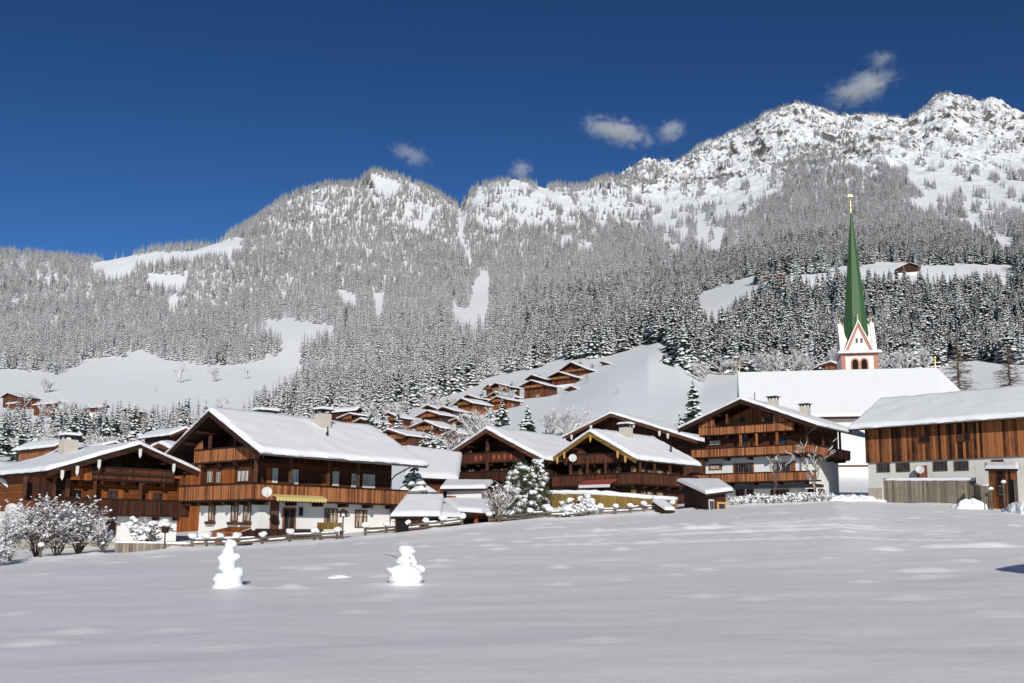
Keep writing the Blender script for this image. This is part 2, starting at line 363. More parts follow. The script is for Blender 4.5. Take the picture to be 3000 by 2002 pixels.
def ground(x, y): return float(zt(np.array([x]), np.array([y]))[0])
# foreground field: fine cartesian sheet
dens = np.arange(-46, 46.01, .26)
xs = np.concatenate([-np.geomspace(400, 46.6, 40), dens, np.geomspace(46.6, 400, 40)])
ys = np.concatenate([np.linspace(-80, 4, 24), np.arange(4.5, 78.01, .27)])
FX, FY = np.meshgrid(xs, ys); FZ = zt(FX, FY)
t_edge = np.array([W(*q)[0]/q[2] for q in EDGE]); y_edge = np.array([q[2] for q in EDGE])
YE = np.interp(FX/np.maximum(FY,6), t_edge, y_edge)
fade = np.clip((77-FY)/4, 0, 1)*np.clip((FY+60)/20, 0, 1)
FZ = FZ+fade*(fbm(FX/9, FY/6, 3, 31)*.10+fbm(FX/2.3, FY/1.7, 4, 32)*.034+fbm(FX/.8+FY*.3, FY/.45, 2, 36)*.006)
FZ += fade*np.exp(-((FY-YE+.2)/1.1)**2)*.20*(.5+.5*vnoise(FX/1.6, FY/1.6, 40))
rg = np.random.default_rng(5)
dents = []
for k in range(330):                                               # soft old tracks and hollows on the far half of the field
    x = rg.uniform(-30, 40); y = rg.uniform(30, 68) if k > 60 else rg.uniform(13, 30)
    if x < -8 and rg.random() < .55: continue
    dents.append((x, y, rg.uniform(.22, .6), rg.uniform(.16, .32), rg.uniform(.05, .12)))
for k in range(4):                                                 # trails of footprints
    x, y = rg.uniform(-2, 20), rg.uniform(44, 56); dx, dy = rg.uniform(.55, .8), rg.uniform(-.12, .25)
    for q in range(26):
        x += dx; y += dy+rg.uniform(-.15,.15); dents.append((x, y, .26, .2, .14))
dents += [(-4.35+1.2,23.6,.5,.22,.05),(20.1,40.2,.95,.35,.17),(18.8,40,.8,.3,.12),(17.6,39.8,.75,.3,.11),(-7.5,15.4,.5,.24,.10),(-7.6,17.3,.45,.22,.07),(-6.0,17.0,.45,.2,.05),(-4.2,14.2,.4,.2,.04)]
for (x, y, sx, sy, h) in dents:
    i0, i1 = np.searchsorted(ys, [y-4*sy-.3, y+4*sy+.3]); j0, j1 = np.searchsorted(xs, [x-4*sx, x+4*sx])
    q = np.exp(-((FX[i0:i1,j0:j1]-x)/sx)**2)
    FZ[i0:i1,j0:j1] += fade[i0:i1,j0:j1]*h*q*(np.exp(-((FY[i0:i1,j0:j1]-y-sy*.7)/sy)**2)-.45*np.exp(-((FY[i0:i1,j0:j1]-y+sy)/sy)**2))
me = npmesh('snow_field', np.stack([FX,FY,FZ],-1).reshape(-1,3), gridfaces(*FX.shape), M['field'])
o = bpy.data.objects.new('snow_field', me); COL.objects.link(o); tag(o, 'smooth white snow covered meadow in front of the village', 'snow field', kind='structure')
def gz(x, y):
    j = np.interp(x, xs, np.arange(len(xs))); i = np.interp(y, ys, np.arange(len(ys)))
    if y > 77.5: return ground(x, y)
    a, b = int(i), int(j); a = min(a, len(ys)-2); b = min(b, len(xs)-2); u, v = i-a, j-b
    return float((FZ[a,b]*(1-v)+FZ[a,b+1]*v)*(1-u)+(FZ[a+1,b]*(1-v)+FZ[a+1,b+1]*v)*u)
# everything beyond the field
ia = int(np.searchsorted(yy, 77.0)); far = np.stack([XX[ia:],YYG[ia:],ZG[ia:]],-1)
far[yy[ia:] < 78.3, :, 2] -= .05
me = npmesh('mountain_slopes', far.reshape(-1,3), gridfaces(*far.shape[:2]), M['mountain'])
o = bpy.data.objects.new('mountain_slopes', me); COL.objects.link(o); tag(o, 'snowy alpine slopes and rocky peaks behind the village', 'mountain', kind='structure')
# ------------------------------------------------------------------ conifers
def conifer(rg, h, r, tiers, nb, snow, droop=.35, needle=0, snowm=1, trunkm=2, lift=.05, irregular=.25, skew=.9):
    m = MB(); m.tube([(0,0,-.4),(0,0,h*.55),(0,0,h*.97)], [h*.013,h*.009,h*.002], 5, trunkm, False)
    top = [(0,0,h)]
    for i in range(tiers):
        fr = (i+.3*rg.random())/tiers; z = h*(.07+.92*fr); rad0 = r*(1-fr)**skew*(.82+.36*rg.random())+.02*r
        n = max(4, int(nb*(1-.45*fr))); ph = rg.uniform(0,6.28)
        for k in range(n):
            a = ph+6.283*k/n+rg.uniform(-.3,.3); rad = rad0*(1+irregular*rg.uniform(-1,.8)); dz = droop*rad*rg.uniform(.6,1.35)
            ca, sa = math.cos(a), math.sin(a); w = rad*rg.uniform(.28,.46)+.03*r
            zz = z+rg.uniform(-.3,.3)*h/tiers
            b0 = np.array([0,0,zz+.03*h/tiers]); md = np.array([ca*rad*.55, sa*rad*.55, zz-dz*.32]); tp = np.array([ca*rad, sa*rad, zz-dz])
            sd = np.array([-sa*w, ca*w, 0]); dn = np.array([0,0,-w*.55])
            m.add([b0, md+sd+dn, tp, md-sd+dn, md], [(0,1,4),(4,1,2),(0,4,3),(4,2,3)], needle)
            if rg.random() < snow:
                up = np.array([0,0,lift*rad+.02*r]); q = rg.uniform(.6,.95)
                s0 = b0*(1-.25)+md*.25; 
                m.add([s0+up, md+sd*q+dn*q+up*.8, md+(tp-md)*rg.uniform(.75,1.02)+up*.6, md-sd*q+dn*q+up*.8, md+up*1.5], [(0,1,4),(4,1,2),(0,4,3),(4,2,3)], snowm)
    m.add([(0.03*r,0,h*.95),(-.02*r,.03*r,h*.95),(-.02*r,-.03*r,h*.95),(0,0,h*1.01)], [(0,1,3),(1,2,3),(2,0,3)], snowm if snow>.5 else needle)
    return m
def bare(rg, h, levels=4, nchild=(3,5), spread=.75, rise=.35, r0=None, trunk=.3, snow=.6, twm=0, snm=1, stems=1, wid=1.0, shrink=.72, mono=False, blobs=0.0, blob_r=.12):
    m = MB(); r0 = r0 or h*.016
    def limb(p, d, L, rad, lv):
        d = d/np.linalg.norm(d); mid = p+d*L*.5+np.array([rg.normal(),rg.normal(),rg.normal()])*L*.06
        e = p+d*L+np.array([rg.normal(),rg.normal(),rg.normal()*.6])*L*.08
        m.tube([p,mid,e], [rad,rad*.8,rad*.55], 5 if lv == levels else 3, twm, False)
        if rg.random() < snow and lv < levels and (1-abs(d[2])) > .12:
            u = np.array([0,0,rad*.9+.012*h/8]); w = rad*.9+.010*h/6
            m.tube([p*.8+mid*.2+u, mid+u*1.1, e+u*.7], [w*.7,w,w*.5], 4, snm, True)
        if blobs and lv <= 2 and rg.random() < blobs: m.blob(e+np.array([0,0,blob_r*.3]), blob_r*rg.uniform(.6,1.5)*np.array([1.15,1.15,.8]), int(rg.integers(1e6)), 1, .25, snm)
        if lv <= 1: return
        for k in range(int(rg.integers(nchild[0], nchild[1]+1))):
            f = rg.uniform(.3,1.0); b = p+(e-p)*f if f < .97 else e
            ax = np.array([rg.normal(),rg.normal(),rg.normal()*.55]); nd = d*(1-spread)+ax/np.linalg.norm(ax)*spread; nd[2] += rise; nd[0]*=wid; nd[1]*=wid
            limb(b, nd, L*shrink*rg.uniform(.7,1.1), max(rad*.58, r0*.10), lv-1)
    for s_ in range(stems):
        a = rg.uniform(0,6.28); lean = .0 if stems == 1 else rg.uniform(.15,.6)
        limb(np.array([0,0,-.1*h/5]), np.array([math.cos(a)*lean, math.sin(a)*lean, 1.]), h*(trunk if not mono else .5), r0, levels)
    return m
def larch(rg, h, r, snow=.4):
    m = MB(); m.tube([(0,0,-.4),(0,0,h*.5),(0,0,h)], [h*.018,h*.011,.02], 6, 0, False)
    for i in range(int(h*17)):
        fr = (i+rg.random())/(h*17); z = h*(.10+.89*fr); rad = r*(1-fr)**.75*rg.uniform(.6,1.12)+.1; a = rg.uniform(0,6.28)
        d = np.array([math.cos(a),math.sin(a),0]); p0 = np.array([0,0,z]); p1 = p0+d*rad*.5+np.array([0,0,-.10*rad]); p2 = p0+d*rad+np.array([0,0,-.06*rad])
        m.tube([p0,p1,p2], [.055,.040,.018], 3, 0, False)
        if rg.random() < snow: m.tube([p0*.7+p1*.3+(0,0,.035),p1+(0,0,.05),p2+(0,0,.03)], [.02,.04,.015], 3, 1, False)
        for q in range(5):
            f = rg.uniform(.3,1); b = p0+(p2-p0)*f; e = b+d*rad*.18*rg.uniform(.4,1.2)+np.array([-d[1],d[0],0])*rad*.28*rg.uniform(-1,1)+np.array([0,0,rg.uniform(-.35,.12)])
            m.tube([b,e], [.028,.014], 3, 0, False)
    return m
# ------------------------------------------------------------------ forest: sampled on the slopes
def inpoly(px, py, poly):
    c = np.zeros(px.shape, bool); n = len(poly)
    for i in range(n):
        x0, y0 = poly[i]; x1, y1 = poly[(i+1)%n]
        hit = ((y0 > py) != (y1 > py)) & (px < (x1-x0)*(py-y0)/((y1-y0) if y1 != y0 else 1e-9)+x0); c ^= hit
    return c
LOWER = [(-400,1252),(690,1245),(760,1258),(960,1225),(1080,1222),(1180,1215),(1250,1180),(1330,1155),(1400,1125),(1480,1095),(1560,1085),(1640,1055),(1740,1052),(1800,1040),(1900,1002),(1955,1010),(1990,1078),(2060,1092),(2160,1095),(2740,1080),(2800,1060),(2870,1062),(3000,1070),(3400,1070)]
lx = [p[0] for p in LOWER]; ly = [p[1] for p in LOWER]
def poly_lower(px): return np.interp(px, lx, ly)
OPEN = [ # clearings, gullies and meadows among the trees
 [(-400,1088),(0,1080),(60,1084),(150,1089),(180,1100),(250,1050),(330,1047),(420,1026),(455,1042),(500,1060),(600,1070),(690,1072),(780,1052),(825,1038),(828,985),(800,970),(730,962),(775,955),(778,935),(850,935),(905,944),(990,955),(985,964),(895,980),(884,1000),(886,1075),(850,1118),(780,1146),(720,1186),(685,1260),(-400,1270)],
 [(250,776),(330,756),(460,736),(560,736),(640,711),(690,694),(712,700),(705,726),(640,735),(560,750),(480,754),(400,764),(375,800),(330,805),(300,788)],
 [(420,808),(470,803),(545,812),(540,832),(440,830)],[(488,868),(525,872),(520,892),(496,892)],
 [(1345,600),(1365,640),(1352,690),(1385,765),(1372,760),(1342,690),(1338,640)],
 [(1395,810),(1428,785),(1436,860),(1430,915),(1392,940),(1335,935),(1322,905),(1330,870),(1348,905),(1370,900)],
 [(1092,862),(1122,860),(1126,915),(1110,925),(1094,900)],[(978,848),(1005,850),(1045,872),(1050,890),(1015,885)],
 [(1055,560),(1063,565),(1058,640),(1050,680),(1048,620)],
 [(2036,872),(2060,852),(2160,824),(2222,804),(2232,824),(2185,862),(2140,886),(2100,896),(2045,900)],
 [(2240,806),(2260,795),(2400,786),(2600,768),(2700,776),(2960,774),(2980,796),(2800,800),(2700,796),(2640,806),(2400,796),(2300,800)],
]
TERR = ([2035,2045,2100,2130,2170,2225,2260,2400,2650,2700,2800,2985,2990],[500,900,896,880,846,806,780,770,778,780,778,770,500])
SPARSE = [ # (polygon, share of trees left standing)
 ([(1340,545),(1500,520),(1700,560),(1905,545),(2000,640),(2060,730),(1980,760),(1900,700),(1800,640),(1700,620),(1600,680),(1500,640),(1440,700),(1380,640)], .42),
 ([(1085,515),(1180,535),(1160,580),(1100,570)], .25),([(1180,600),(1280,610),(1240,690),(1150,650)],.4),
 ([(1650,640),(1800,640),(1760,760),(1640,740)], .5),
 ([(1880,560),(1960,500),(2110,430),(2250,350),(2340,320),(2480,345),(2440,420),(2330,430),(2260,500),(2290,560),(2180,640),(2130,640),(2110,760),(2040,720),(1960,640)], .36),
 ([(2480,340),(2680,350),(2800,270),(3400,300),(3400,700),(2960,640),(2840,640),(2740,600),(2640,520),(2560,470)], .33),
 ([(2430,420),(2500,440),(2600,520),(2560,530),(2480,480)], .25),
 ([(2600,560),(2740,590),(2760,640),(2680,620)], .35),([(2740,640),(2900,640),(2980,720),(2960,770),(2880,700)],.3),
]
BELT = [(-40,1265),(60,1262),(95,1290),(160,1290),(175,1262),(235,1262),(250,1290),(285,1290),(300,1262),(365,1255),(400,1275),(440,1262),(560,1255),(600,1270),(640,1300),(600,1340),(-40,1345)]
def rnd(n): return RNG.random(n)
pts = []
bands = [(300,420,5.0),(420,700,5.2),(700,1000,5.6),(1000,1400,6.2),(1400,1900,6.8),(1900,2500,7.4),(2500,3100,8.6)]
for (y0, y1, sp) in bands:
    tmax = .585; area = tmax*(y1*y1-y0*y0); n = int(area/sp**2)
    Y = np.sqrt(y0*y0+rnd(n)*(y1*y1-y0*y0)); t = (rnd(n)*2-1)*tmax; X = t*Y; Z = zt(X, Y)
    px, py = proj(X, Y, Z)
    keep = (py < poly_lower(px)) & (px > -60) & (px < 3060)
    belt = inpoly(px, py, BELT) & (rnd(n) < .55) & (Y < 460)
    for q, f_ in SPARSE:
        cl = vnoise(px/26., py/22., 77); keep &= ~inpoly(px, py, q) | (cl*.75+rnd(n)*.45 < f_*1.15)
    gl = vnoise(px/11., py/46., 91); keep &= (gl < .80) | (Y < 1000) | (rnd(n) < .35)       # avalanche lanes
    keep |= belt
    h = np.where(Y > 1400, RNG.uniform(12,21,n), RNG.uniform(11,21,n)*np.where(Y<800, .92, 1))*np.where((Y>2400), .8, 1)*(.8+.4*vnoise(X/60,Y/60,55))
    h = np.where(belt, RNG.uniform(9,17,n), h); h = np.where((Y<700)&(px>1950)&~belt, h*1.02, h)
    pxt, pyt = proj(X, Y, Z+h)
    for q in OPEN:
        jx, jy = RNG.normal(0,3,n), RNG.normal(0,2.5,n)
        for f_ in (0, .35, .7): keep &= ~inpoly(px+(pxt-px)*f_+jx, py+(pyt-py)*f_+jy, q) | belt
    keep &= (px < 2035) | (Y > 650) | (pyt > np.interp(px, TERR[0], TERR[1])+RNG.normal(0,4,n))
    pts.append(np.stack([X,Y,Z,h,px,py], -1)[keep])
P = np.concatenate(pts)
# drop trees whose tops are hidden behind nearer slopes or the village roofs
smax = np.maximum.accumulate((ZG-CZ)/YYG, axis=0)
jj = np.clip(np.interp(P[:,0]/P[:,1], tt, np.arange(NTC)).astype(int), 0, NTC-1)
iii = np.clip(np.interp(P[:,1]*.985, yy, np.arange(NYR)).astype(int), 0, NYR-1)
vis = (P[:,2]+P[:,3]-CZ)/P[:,1] > smax[iii, jj]-.001
ROOF = [(-60,1335),(130,1330),(204,1287),(260,1312),(410,1296),(478,1330),(612,1198),(1090,1250),(1200,1330),(1290,1335),(1424,1252),(1560,1300),(1635,1284),(1788,1208),(1990,1250),(2160,1165),(2161,1090),(2749,1073),(2802,1150),(3060,1145)]
_, ptop = proj(P[:,0], P[:,1], P[:,2]+P[:,3])
vis &= ptop < np.interp(P[:,4], [r[0] for r in ROOF], [r[1] for r in ROOF])-4
# keep house plots on the hillside clear
CLEAR = []   # filled by (x, y, radius)
P = P[vis]
protos_near = []; protos_far = []
for k in range(6):
    rg = np.random.default_rng(100+k)
    mb = conifer(rg, 1.0, .17+.035*(k%3), 17, 9, (.62,.7,.78,.55,.66,.72)[k], .42)
    protos_near.append(mb.mesh('spruce_crown', [M['needle'], M['snow_lump'], M['bark']]))
for k in range(5):
    rg = np.random.default_rng(200+k)
    mb = conifer(rg, 1.0, .15+.025*(k%3), 10, 6, (.92,.85,.95,.88,.8)[k], .40, lift=.06)
    protos_far.append(mb.mesh('rimed_spruce', [M['needle_far'], M['snow_lump'], M['bark']]))
protos_dust = []
for k in range(4):
    rg = np.random.default_rng(150+k)
    protos_dust.append(conifer(rg, 1.0, .16+.03*(k%3), 16, 8, (.85,.75,.9,.8)[k], .42).mesh('spruce_crown', [M['needle_mid'], M['snow_lump'], M['bark']]))
def finish_forest():
    global P
    ok = np.ones(len(P), bool)
    for (x, y, r) in CLEAR: ok &= (np.hypot(P[:,0]-x, P[:,1]-y) > r) & ~((np.abs(P[:,0]-x*P[:,1]/y) < r*.8) & (P[:,1] < y) & (P[:,1] > y-22))
    P = P[ok]
    size = P[:,3]/P[:,1]; order = np.argsort(-size); ind = order[:262]; rest = order[262:]
    # the nearest trees: one object each
    for i in ind:
        X, Y, Z, h, px, py = P[i]
        me = protos_near[int(RNG.integers(6))]
        if px < 1560 and RNG.random() < .7 or RNG.random() < .25: me = protos_dust[int(RNG.integers(4))]
        o = bpy.data.objects.new('snowy_spruce', me); COL.objects.link(o)
        wd = RNG.uniform(.85, 1.2); o.location = (X, Y, Z-.3); o.scale = (h*wd, h*wd, h); o.rotation_euler = (RNG.normal(0,.02), RNG.normal(0,.02), RNG.uniform(0,6.28))
        if px < 640: lab, g = 'snow dusted spruce in the tree belt above the far left roofs', 'spruces in the belt above the left roofs'
        elif px < 1500: lab, g = 'snow dusted spruce at the foot of the wood around the hillside chalets', 'spruces round the hillside chalets'
        elif px < 2165: lab, g = 'dark snow laden spruce at the wood edge above the white hill meadow', 'spruces above the hill meadow'
        elif px < 2510: lab, g = 'tall snow laden spruce left of the green steeple, behind the church roof', 'spruces left of the steeple'
        else: lab, g = 'tall snow laden spruce right of the green steeple, behind the church roof', 'spruces right of the steeple'
        tag(o, lab, 'spruce tree', g)
    Q = P[rest]; n = len(Q)
    me = bpy.data.meshes.new('forest'); me.vertices.add(n); me.vertices.foreach_set('co', Q[:,:3].astype(np.float32).ravel())
    wd = Q[:,3]*RNG.uniform(.8, 1.25, n)
    a = me.attributes.new('tscale', 'FLOAT_VECTOR', 'POINT'); a.data.foreach_set('vector', np.stack([wd,wd,Q[:,3]],-1).astype(np.float32).ravel())
    a = me.attributes.new('trot', 'FLOAT_VECTOR', 'POINT'); a.data.foreach_set('vector', np.stack([RNG.normal(0,.03,n),RNG.normal(0,.03,n),RNG.uniform(0,6.28,n)],-1).astype(np.float32).ravel())
    pf = np.clip((Q[:,1]-600)/700+(Q[:,4]<1900)*.30+(Q[:,4]<1500)*.25, 0, .97); far = RNG.random(n) < pf
    idx = np.where(far, 6+RNG.integers(0,5,n), np.where(RNG.random(n) < np.where(Q[:,4]<1560,.75,.3), 11+RNG.integers(0,4,n), RNG.integers(0,6,n))).astype(np.int32)
    a = me.attributes.new('tidx', 'INT', 'POINT'); a.data.foreach_set('value', idx)
    ob = bpy.data.objects.new('forest', me); COL.objects.link(ob)
    tag(ob, 'dense snow covered conifer forest on the mountain slopes', 'forest', kind='stuff')
    ng = bpy.data.node_groups.new('forest_trees', 'GeometryNodeTree')
    ng.interface.new_socket('Geometry', in_out='INPUT', socket_type='NodeSocketGeometry'); ng.interface.new_socket('Geometry', in_out='OUTPUT', socket_type='NodeSocketGeometry')
    N = ng.nodes; L = ng.links; gi = N.new('NodeGroupInput'); go = N.new('NodeGroupOutput'); jn = N.new('GeometryNodeJoinGeometry')
    def attr(nm, ty):
        q = N.new('GeometryNodeInputNamedAttribute'); q.data_type = ty; q.inputs[0].default_value = nm; return q.outputs[0]
    sc, ro, ix = attr('tscale','FLOAT_VECTOR'), attr('trot','FLOAT_VECTOR'), attr('tidx','INT')
    for k, pm in enumerate(protos_near+protos_far+protos_dust):
        po = bpy.data.objects.new('conifer_kind', pm)
        oi = N.new('GeometryNodeObjectInfo'); oi.inputs['Object'].default_value = po; oi.inputs['As Instance'].default_value = True
        cp = N.new('FunctionNodeCompare'); cp.data_type = 'INT'; cp.operation = 'EQUAL'; L.new(ix, cp.inputs[2]); cp.inputs[3].default_value = k
        ip = N.new('GeometryNodeInstanceOnPoints'); L.new(gi.outputs[0], ip.inputs['Points']); L.new(cp.outputs[0], ip.inputs['Selection'])
        L.new(oi.outputs['Geometry'], ip.inputs['Instance']); L.new(sc, ip.inputs['Scale'])
        er = N.new('FunctionNodeEulerToRotation'); L.new(ro, er.inputs[0]); L.new(er.outputs[0], ip.inputs['Rotation'])
        L.new(ip.outputs[0], jn.inputs[0])
    L.new(jn.outputs[0], go.inputs[0])
    md = ob.modifiers.new('trees', 'NODES'); md.node_group = ng
    print('FOREST', n, 'individuals', len(ind))
# ------------------------------------------------------------------ chalets
def snow_sheet(poly_pts, y0, y1, th, seed, step=.45, ov=.10, ov_e=.18, sag=.05):
    """snow lying on a roof whose cross-section is the polyline poly_pts [(x,z)...], from y0 to y1"""
    P_ = [np.array(p, float) for p in poly_pts]
    d0 = (P_[0]-P_[1]); d0 /= np.linalg.norm(d0); d1 = (P_[-1]-P_[-2]); d1 /= np.linalg.norm(d1)
    P_[0] = P_[0]+d0*ov_e; P_[-1] = P_[-1]+d1*ov_e
    seg = [np.linalg.norm(P_[i+1]-P_[i]) for i in range(len(P_)-1)]; Ltot = sum(seg)
    xsn = []; 
    for i in range(len(seg)):
        n = max(3, int(seg[i]/step)); 
        for k in range(n): xsn.append(P_[i]+(P_[i+1]-P_[i])*k/n)
    xsn.append(P_[-1]); xsn = np.array(xsn); e = np.concatenate([[0], np.cumsum(np.linalg.norm(np.diff(xsn,axis=0),axis=1))])
    # denser at the rims so they round off
    ed = [0,.05,.13,.24]
    e2 = np.unique(np.concatenate([np.array(ed), e[(e>.3)&(e<Ltot-.3)], Ltot-np.array(ed)]))
    cx = np.interp(e2, e, xsn[:,0]); cz = np.interp(e2, e, xsn[:,1])
    yv = np.arange(y0-ov+.35, y1+ov-.3, step); yv = np.unique(np.concatenate([y0-ov+np.array(ed), yv, y1+ov-np.array(ed)]))
    E_, Yv = np.meshgrid(e2, yv); CX = np.broadcast_to(cx, E_.shape); CZ_ = np.broadcast_to(cz, E_.shape)
    de = np.minimum(E_, Ltot-E_); dy = np.minimum(Yv-(y0-ov), (y1+ov)-Yv); d = np.minimum(de, dy)
    prof = np.sqrt(np.clip(1-(1-np.clip(d/.28,0,1))**2, 0, 1))
    n1 = fbm(E_*1.1+seed*7.3, Yv*1.1+seed, 3, seed); n2 = fbm(E_*3.3, Yv*3.3+seed, 2, seed+3)
    T = th*prof*(1+.24*n1+.09*n2)+.004; n3 = fbm(E_*2.1+3*seed, Yv*2.1+9, 3, seed+6); sgn = np.where(E_ < Ltot/2, -1, 1)
    top = np.stack([CX+sgn*np.clip(1-de/.2,0,1)*n3*.11, Yv+np.where(Yv<(y0+y1)/2,-1,1)*np.clip(1-dy/.2,0,1)*n3*.08, CZ_+T-np.clip(1-de/.2,0,1)*np.clip(n3,0,1)*.10], -1)
    bot = np.stack([CX, Yv, CZ_+.004], -1)
    nr, nc = E_.shape; v = np.concatenate([top.reshape(-1,3), bot.reshape(-1,3)]); f = gridfaces(nr, nc); N0 = nr*nc
    fb = f[:, ::-1]+N0
    rim = []
    def side(idx):
        for a, b in zip(idx[:-1], idx[1:]): rim.append((a, b, b+N0, a+N0))
    id_ = np.arange(N0).reshape(nr, nc); side(list(id_[0][::-1])); side(list(id_[-1])); side(list(id_[:,0])); side(list(id_[::-1,-1]))
    return v, np.concatenate([f, fb, np.array(rim)])
class House:
    """local frame: x across the gable, y along the ridge away from the front verge, z up from the base; ridge at x = 0"""
    def __init__(s, name, label, cat, A, yaw, wl, wr, pl, pr, L, base, xl=None, xr=None, of=1.5, ob=1.2, ol=1.3, zf=2.7, zl=None, rec=1.2, th=.30, group=None,
                 wallm='log_dk', plasterm='plaster', roofm='beam', barge='beam', upperm=None, seed=1, roofth=.22, half=False, plinth=True, detail=True):
        s.A = np.array(A, float); s.psi = R(yaw); s.base = base; s.H = A[2]-base-th*.9; s.seed = seed; s.of, s.ob = of, ob
        s.wl, s.wr, s.pl, s.pr, s.L = wl, wr, pl, pr, L; s.xl = -wl+ol if xl is None else xl; s.xr = wr-ol if xr is None else xr
        s.root = empty(name, (A[0], A[1], base), s.psi, label, cat, group)
        s.ex = np.array([math.cos(s.psi), math.sin(s.psi), 0]); s.ey = np.array([-math.sin(s.psi), math.cos(s.psi), 0])
        H = s.H; rt = roofth
        # roof deck
        sec = [(-wl, H-wl*pl), (0, H), (wr, H-wr*pr), (wr, H-wr*pr-rt), (0, H-rt), (-wl, H-wl*pl-rt)]
        mb = MB(); mb.prism([(x, 0, z) for x, z in (sec[0],sec[1],sec[4],sec[5])], (0,L,0)); mb.prism([(x, 0, z) for x, z in (sec[1],sec[2],sec[3],sec[4])], (0,L,0))
        if detail:
            for xx in np.arange(-wl+.5, wr-.3, .9):               # rafter tails under the eaves are too dark to read; purlins carry the verge
                pass
            for fx in (-.92, -.5, 0, .5, .92):
                x = fx*(-s.xl if fx < 0 else s.xr); z = H-abs(x)*(pl if x < 0 else pr)-rt
                mb.box(x-.11, .12, z-.30, x+.11, of+.2, z-.01)
        s.roof = mb.build('roof', M[roofm], s.root)
        b = MB()
        for x0, x1, p in ((-wl, 0, pl), (0, wr, pr)):
            z0, z1 = H-abs(x0)*p, H-abs(x1)*p
            b.prism([(x0,-.06,z0+.02),(x1,-.06,z1+.02),(x1,-.06,z1-rt-.16),(x0,-.06,z0-rt-.16)], (0,.055,0))
        b.build('bargeboard', M[barge], s.roof)
        v, f = snow_sheet([(-wl, H-wl*pl), (0, H), (wr, H-wr*pr)], 0, L, th, seed)
        o = bpy.data.objects.new('snow_cover', npmesh('snow_cover', v, f, M['snow'])); COL.objects.link(o); o.parent = s.roof
        # walls
        und = lambda x: H-abs(x)*(pl if x < 0 else pr)-rt-.01
        xl, xr = s.xl, s.xr; yb = L-ob; zl = zl or min(und(xl), und(xr)); s.zl = zl
        if zf > 0:
            m = MB(); m.box(xl+.03, of+.03, -1.5, xr-.03, yb-.03, zf); m.build('ground_floor_wall', M[plasterm], s.root)
            if plinth: 
                m = MB(); m.box(xl-.02, of-.02, -1.5, xr+.02, yb+.02, .30); m.build('plinth', M['stone'], s.root)
        m = MB()
        if zl < min(und(xl), und(xr))-.01 or rec == 0:
            m.box(xl, of, max(zf,-1)+.002, xr, yb, min(zl, und(xl), und(xr)))
        else: m.box(xl, of, max(zf,-1)+.002, xr, yb, min(und(xl), und(xr)))
        s.timber = m.build('timber_wall', M[wallm], s.root)
        m = MB(); zb = min(zl, und(xl), und(xr))+.003; y0 = of+rec
        poly = [(xl, y0, zb), (xr, y0, zb)]
        if und(xr) > zb+.01: poly.append((xr, y0, und(xr)))
        poly.append((0, y0, und(0)))
        if und(xl) > zb+.01: poly.append((xl, y0, und(xl)))
        m.prism(poly, (0, yb-y0, 0)); m.build('gable_wall', M[upperm or wallm], s.root)
    def local(s, px, py, plane, val):
        o = ray(px, py); n = s.ey if plane == 'y' else s.ex; q = np.array([0,0,CZ])-np.array([s.A[0], s.A[1], 0])
        k = (val-q@n)/(o@n); p = q+o*k
        return np.array([p@s.ex, p@s.ey, p[2]-s.base])
    def rect(s, r, plane, val, Z=None):
        x0, y0, x1, y1 = r
        if Z: x0, x1 = Z[0]+x0/Z[2], Z[0]+x1/Z[2]; y0, y1 = Z[1]+y0/Z[2], Z[1]+y1/Z[2]
        cx, cy = (x0+x1)/2, (y0+y1)/2
        k = 0 if plane == 'y' else 1
        a = s.local(x0, cy, plane, val)[k]; b = s.local(x1, cy, plane, val)[k]; zt_ = s.local(cx, y0, plane, val)[2]; zb = s.local(cx, y1, plane, val)[2]
        return min(a,b), max(a,b), zb, zt_
    def slab(s, mb, u0, u1, z0, z1, plane, val, d0, d1, m=0):
        """box on the wall plane between depths d0..d1 measured outwards"""
        if plane == 'y': mb.box(u0, val-d0, z0, u1, val-d1, z1, m)
        elif val >= 0: mb.box(val+d0, u0, z0, val+d1, u1, z1, m)
        else: mb.box(val-d0, u0, z0, val-d1, u1, z1, m)
    def window(s, r, plane, val, Z=None, frame='winframe', pane='pane', name='window', mull=1, sill=False, shutters=None, fw=.07, raw=False, cross=False):
        u0, u1, z0, z1 = r if raw else s.rect(r, plane, val, Z)
        m = MB(); S = lambda *a: s.slab(m, *a)
        S(u0, u0+fw, z0, z1, plane, val, -.02, .07); S(u1-fw, u1, z0, z1, plane, val, -.02, .07)
        S(u0+fw, u1-fw, z0, z0+fw, plane, val, -.02, .07); S(u0+fw, u1-fw, z1-fw, z1, plane, val, -.02, .07)
        for k in range(mull):
            c = u0+(u1-u0)*(k+1)/(mull+1); S(c-.022, c+.022, z0+fw, z1-fw, plane, val, .012, .05)
        if cross: S(u0+fw, u1-fw, z0+(z1-z0)*.62-.02, z0+(z1-z0)*.62+.02, plane, val, .010, .048)
        o = m.build(name, M[frame], s.root)
        m = MB(); s.slab(m, u0+fw*.9, u1-fw*.9, z0+fw*.9, z1-fw*.9, plane, val, -.02, .02); m.build('pane', M[pane], o)
        if sill:
            m = MB(); s.slab(m, u0-.1, u1+.1, z0-.22, z0-.02, plane, val, .0, .26); m.build('flower_box', M['trimwood'], o)
        if shutters:
            w = (u1-u0)*.5
            for a, b in ((u0-w-.03, u0-.03), (u1+.03, u1+w+.03)):
                m = MB(); s.slab(m, a, b, z0, z1, plane, val, .005, .05); m.build('shutter', M[shutters], o)
        return o
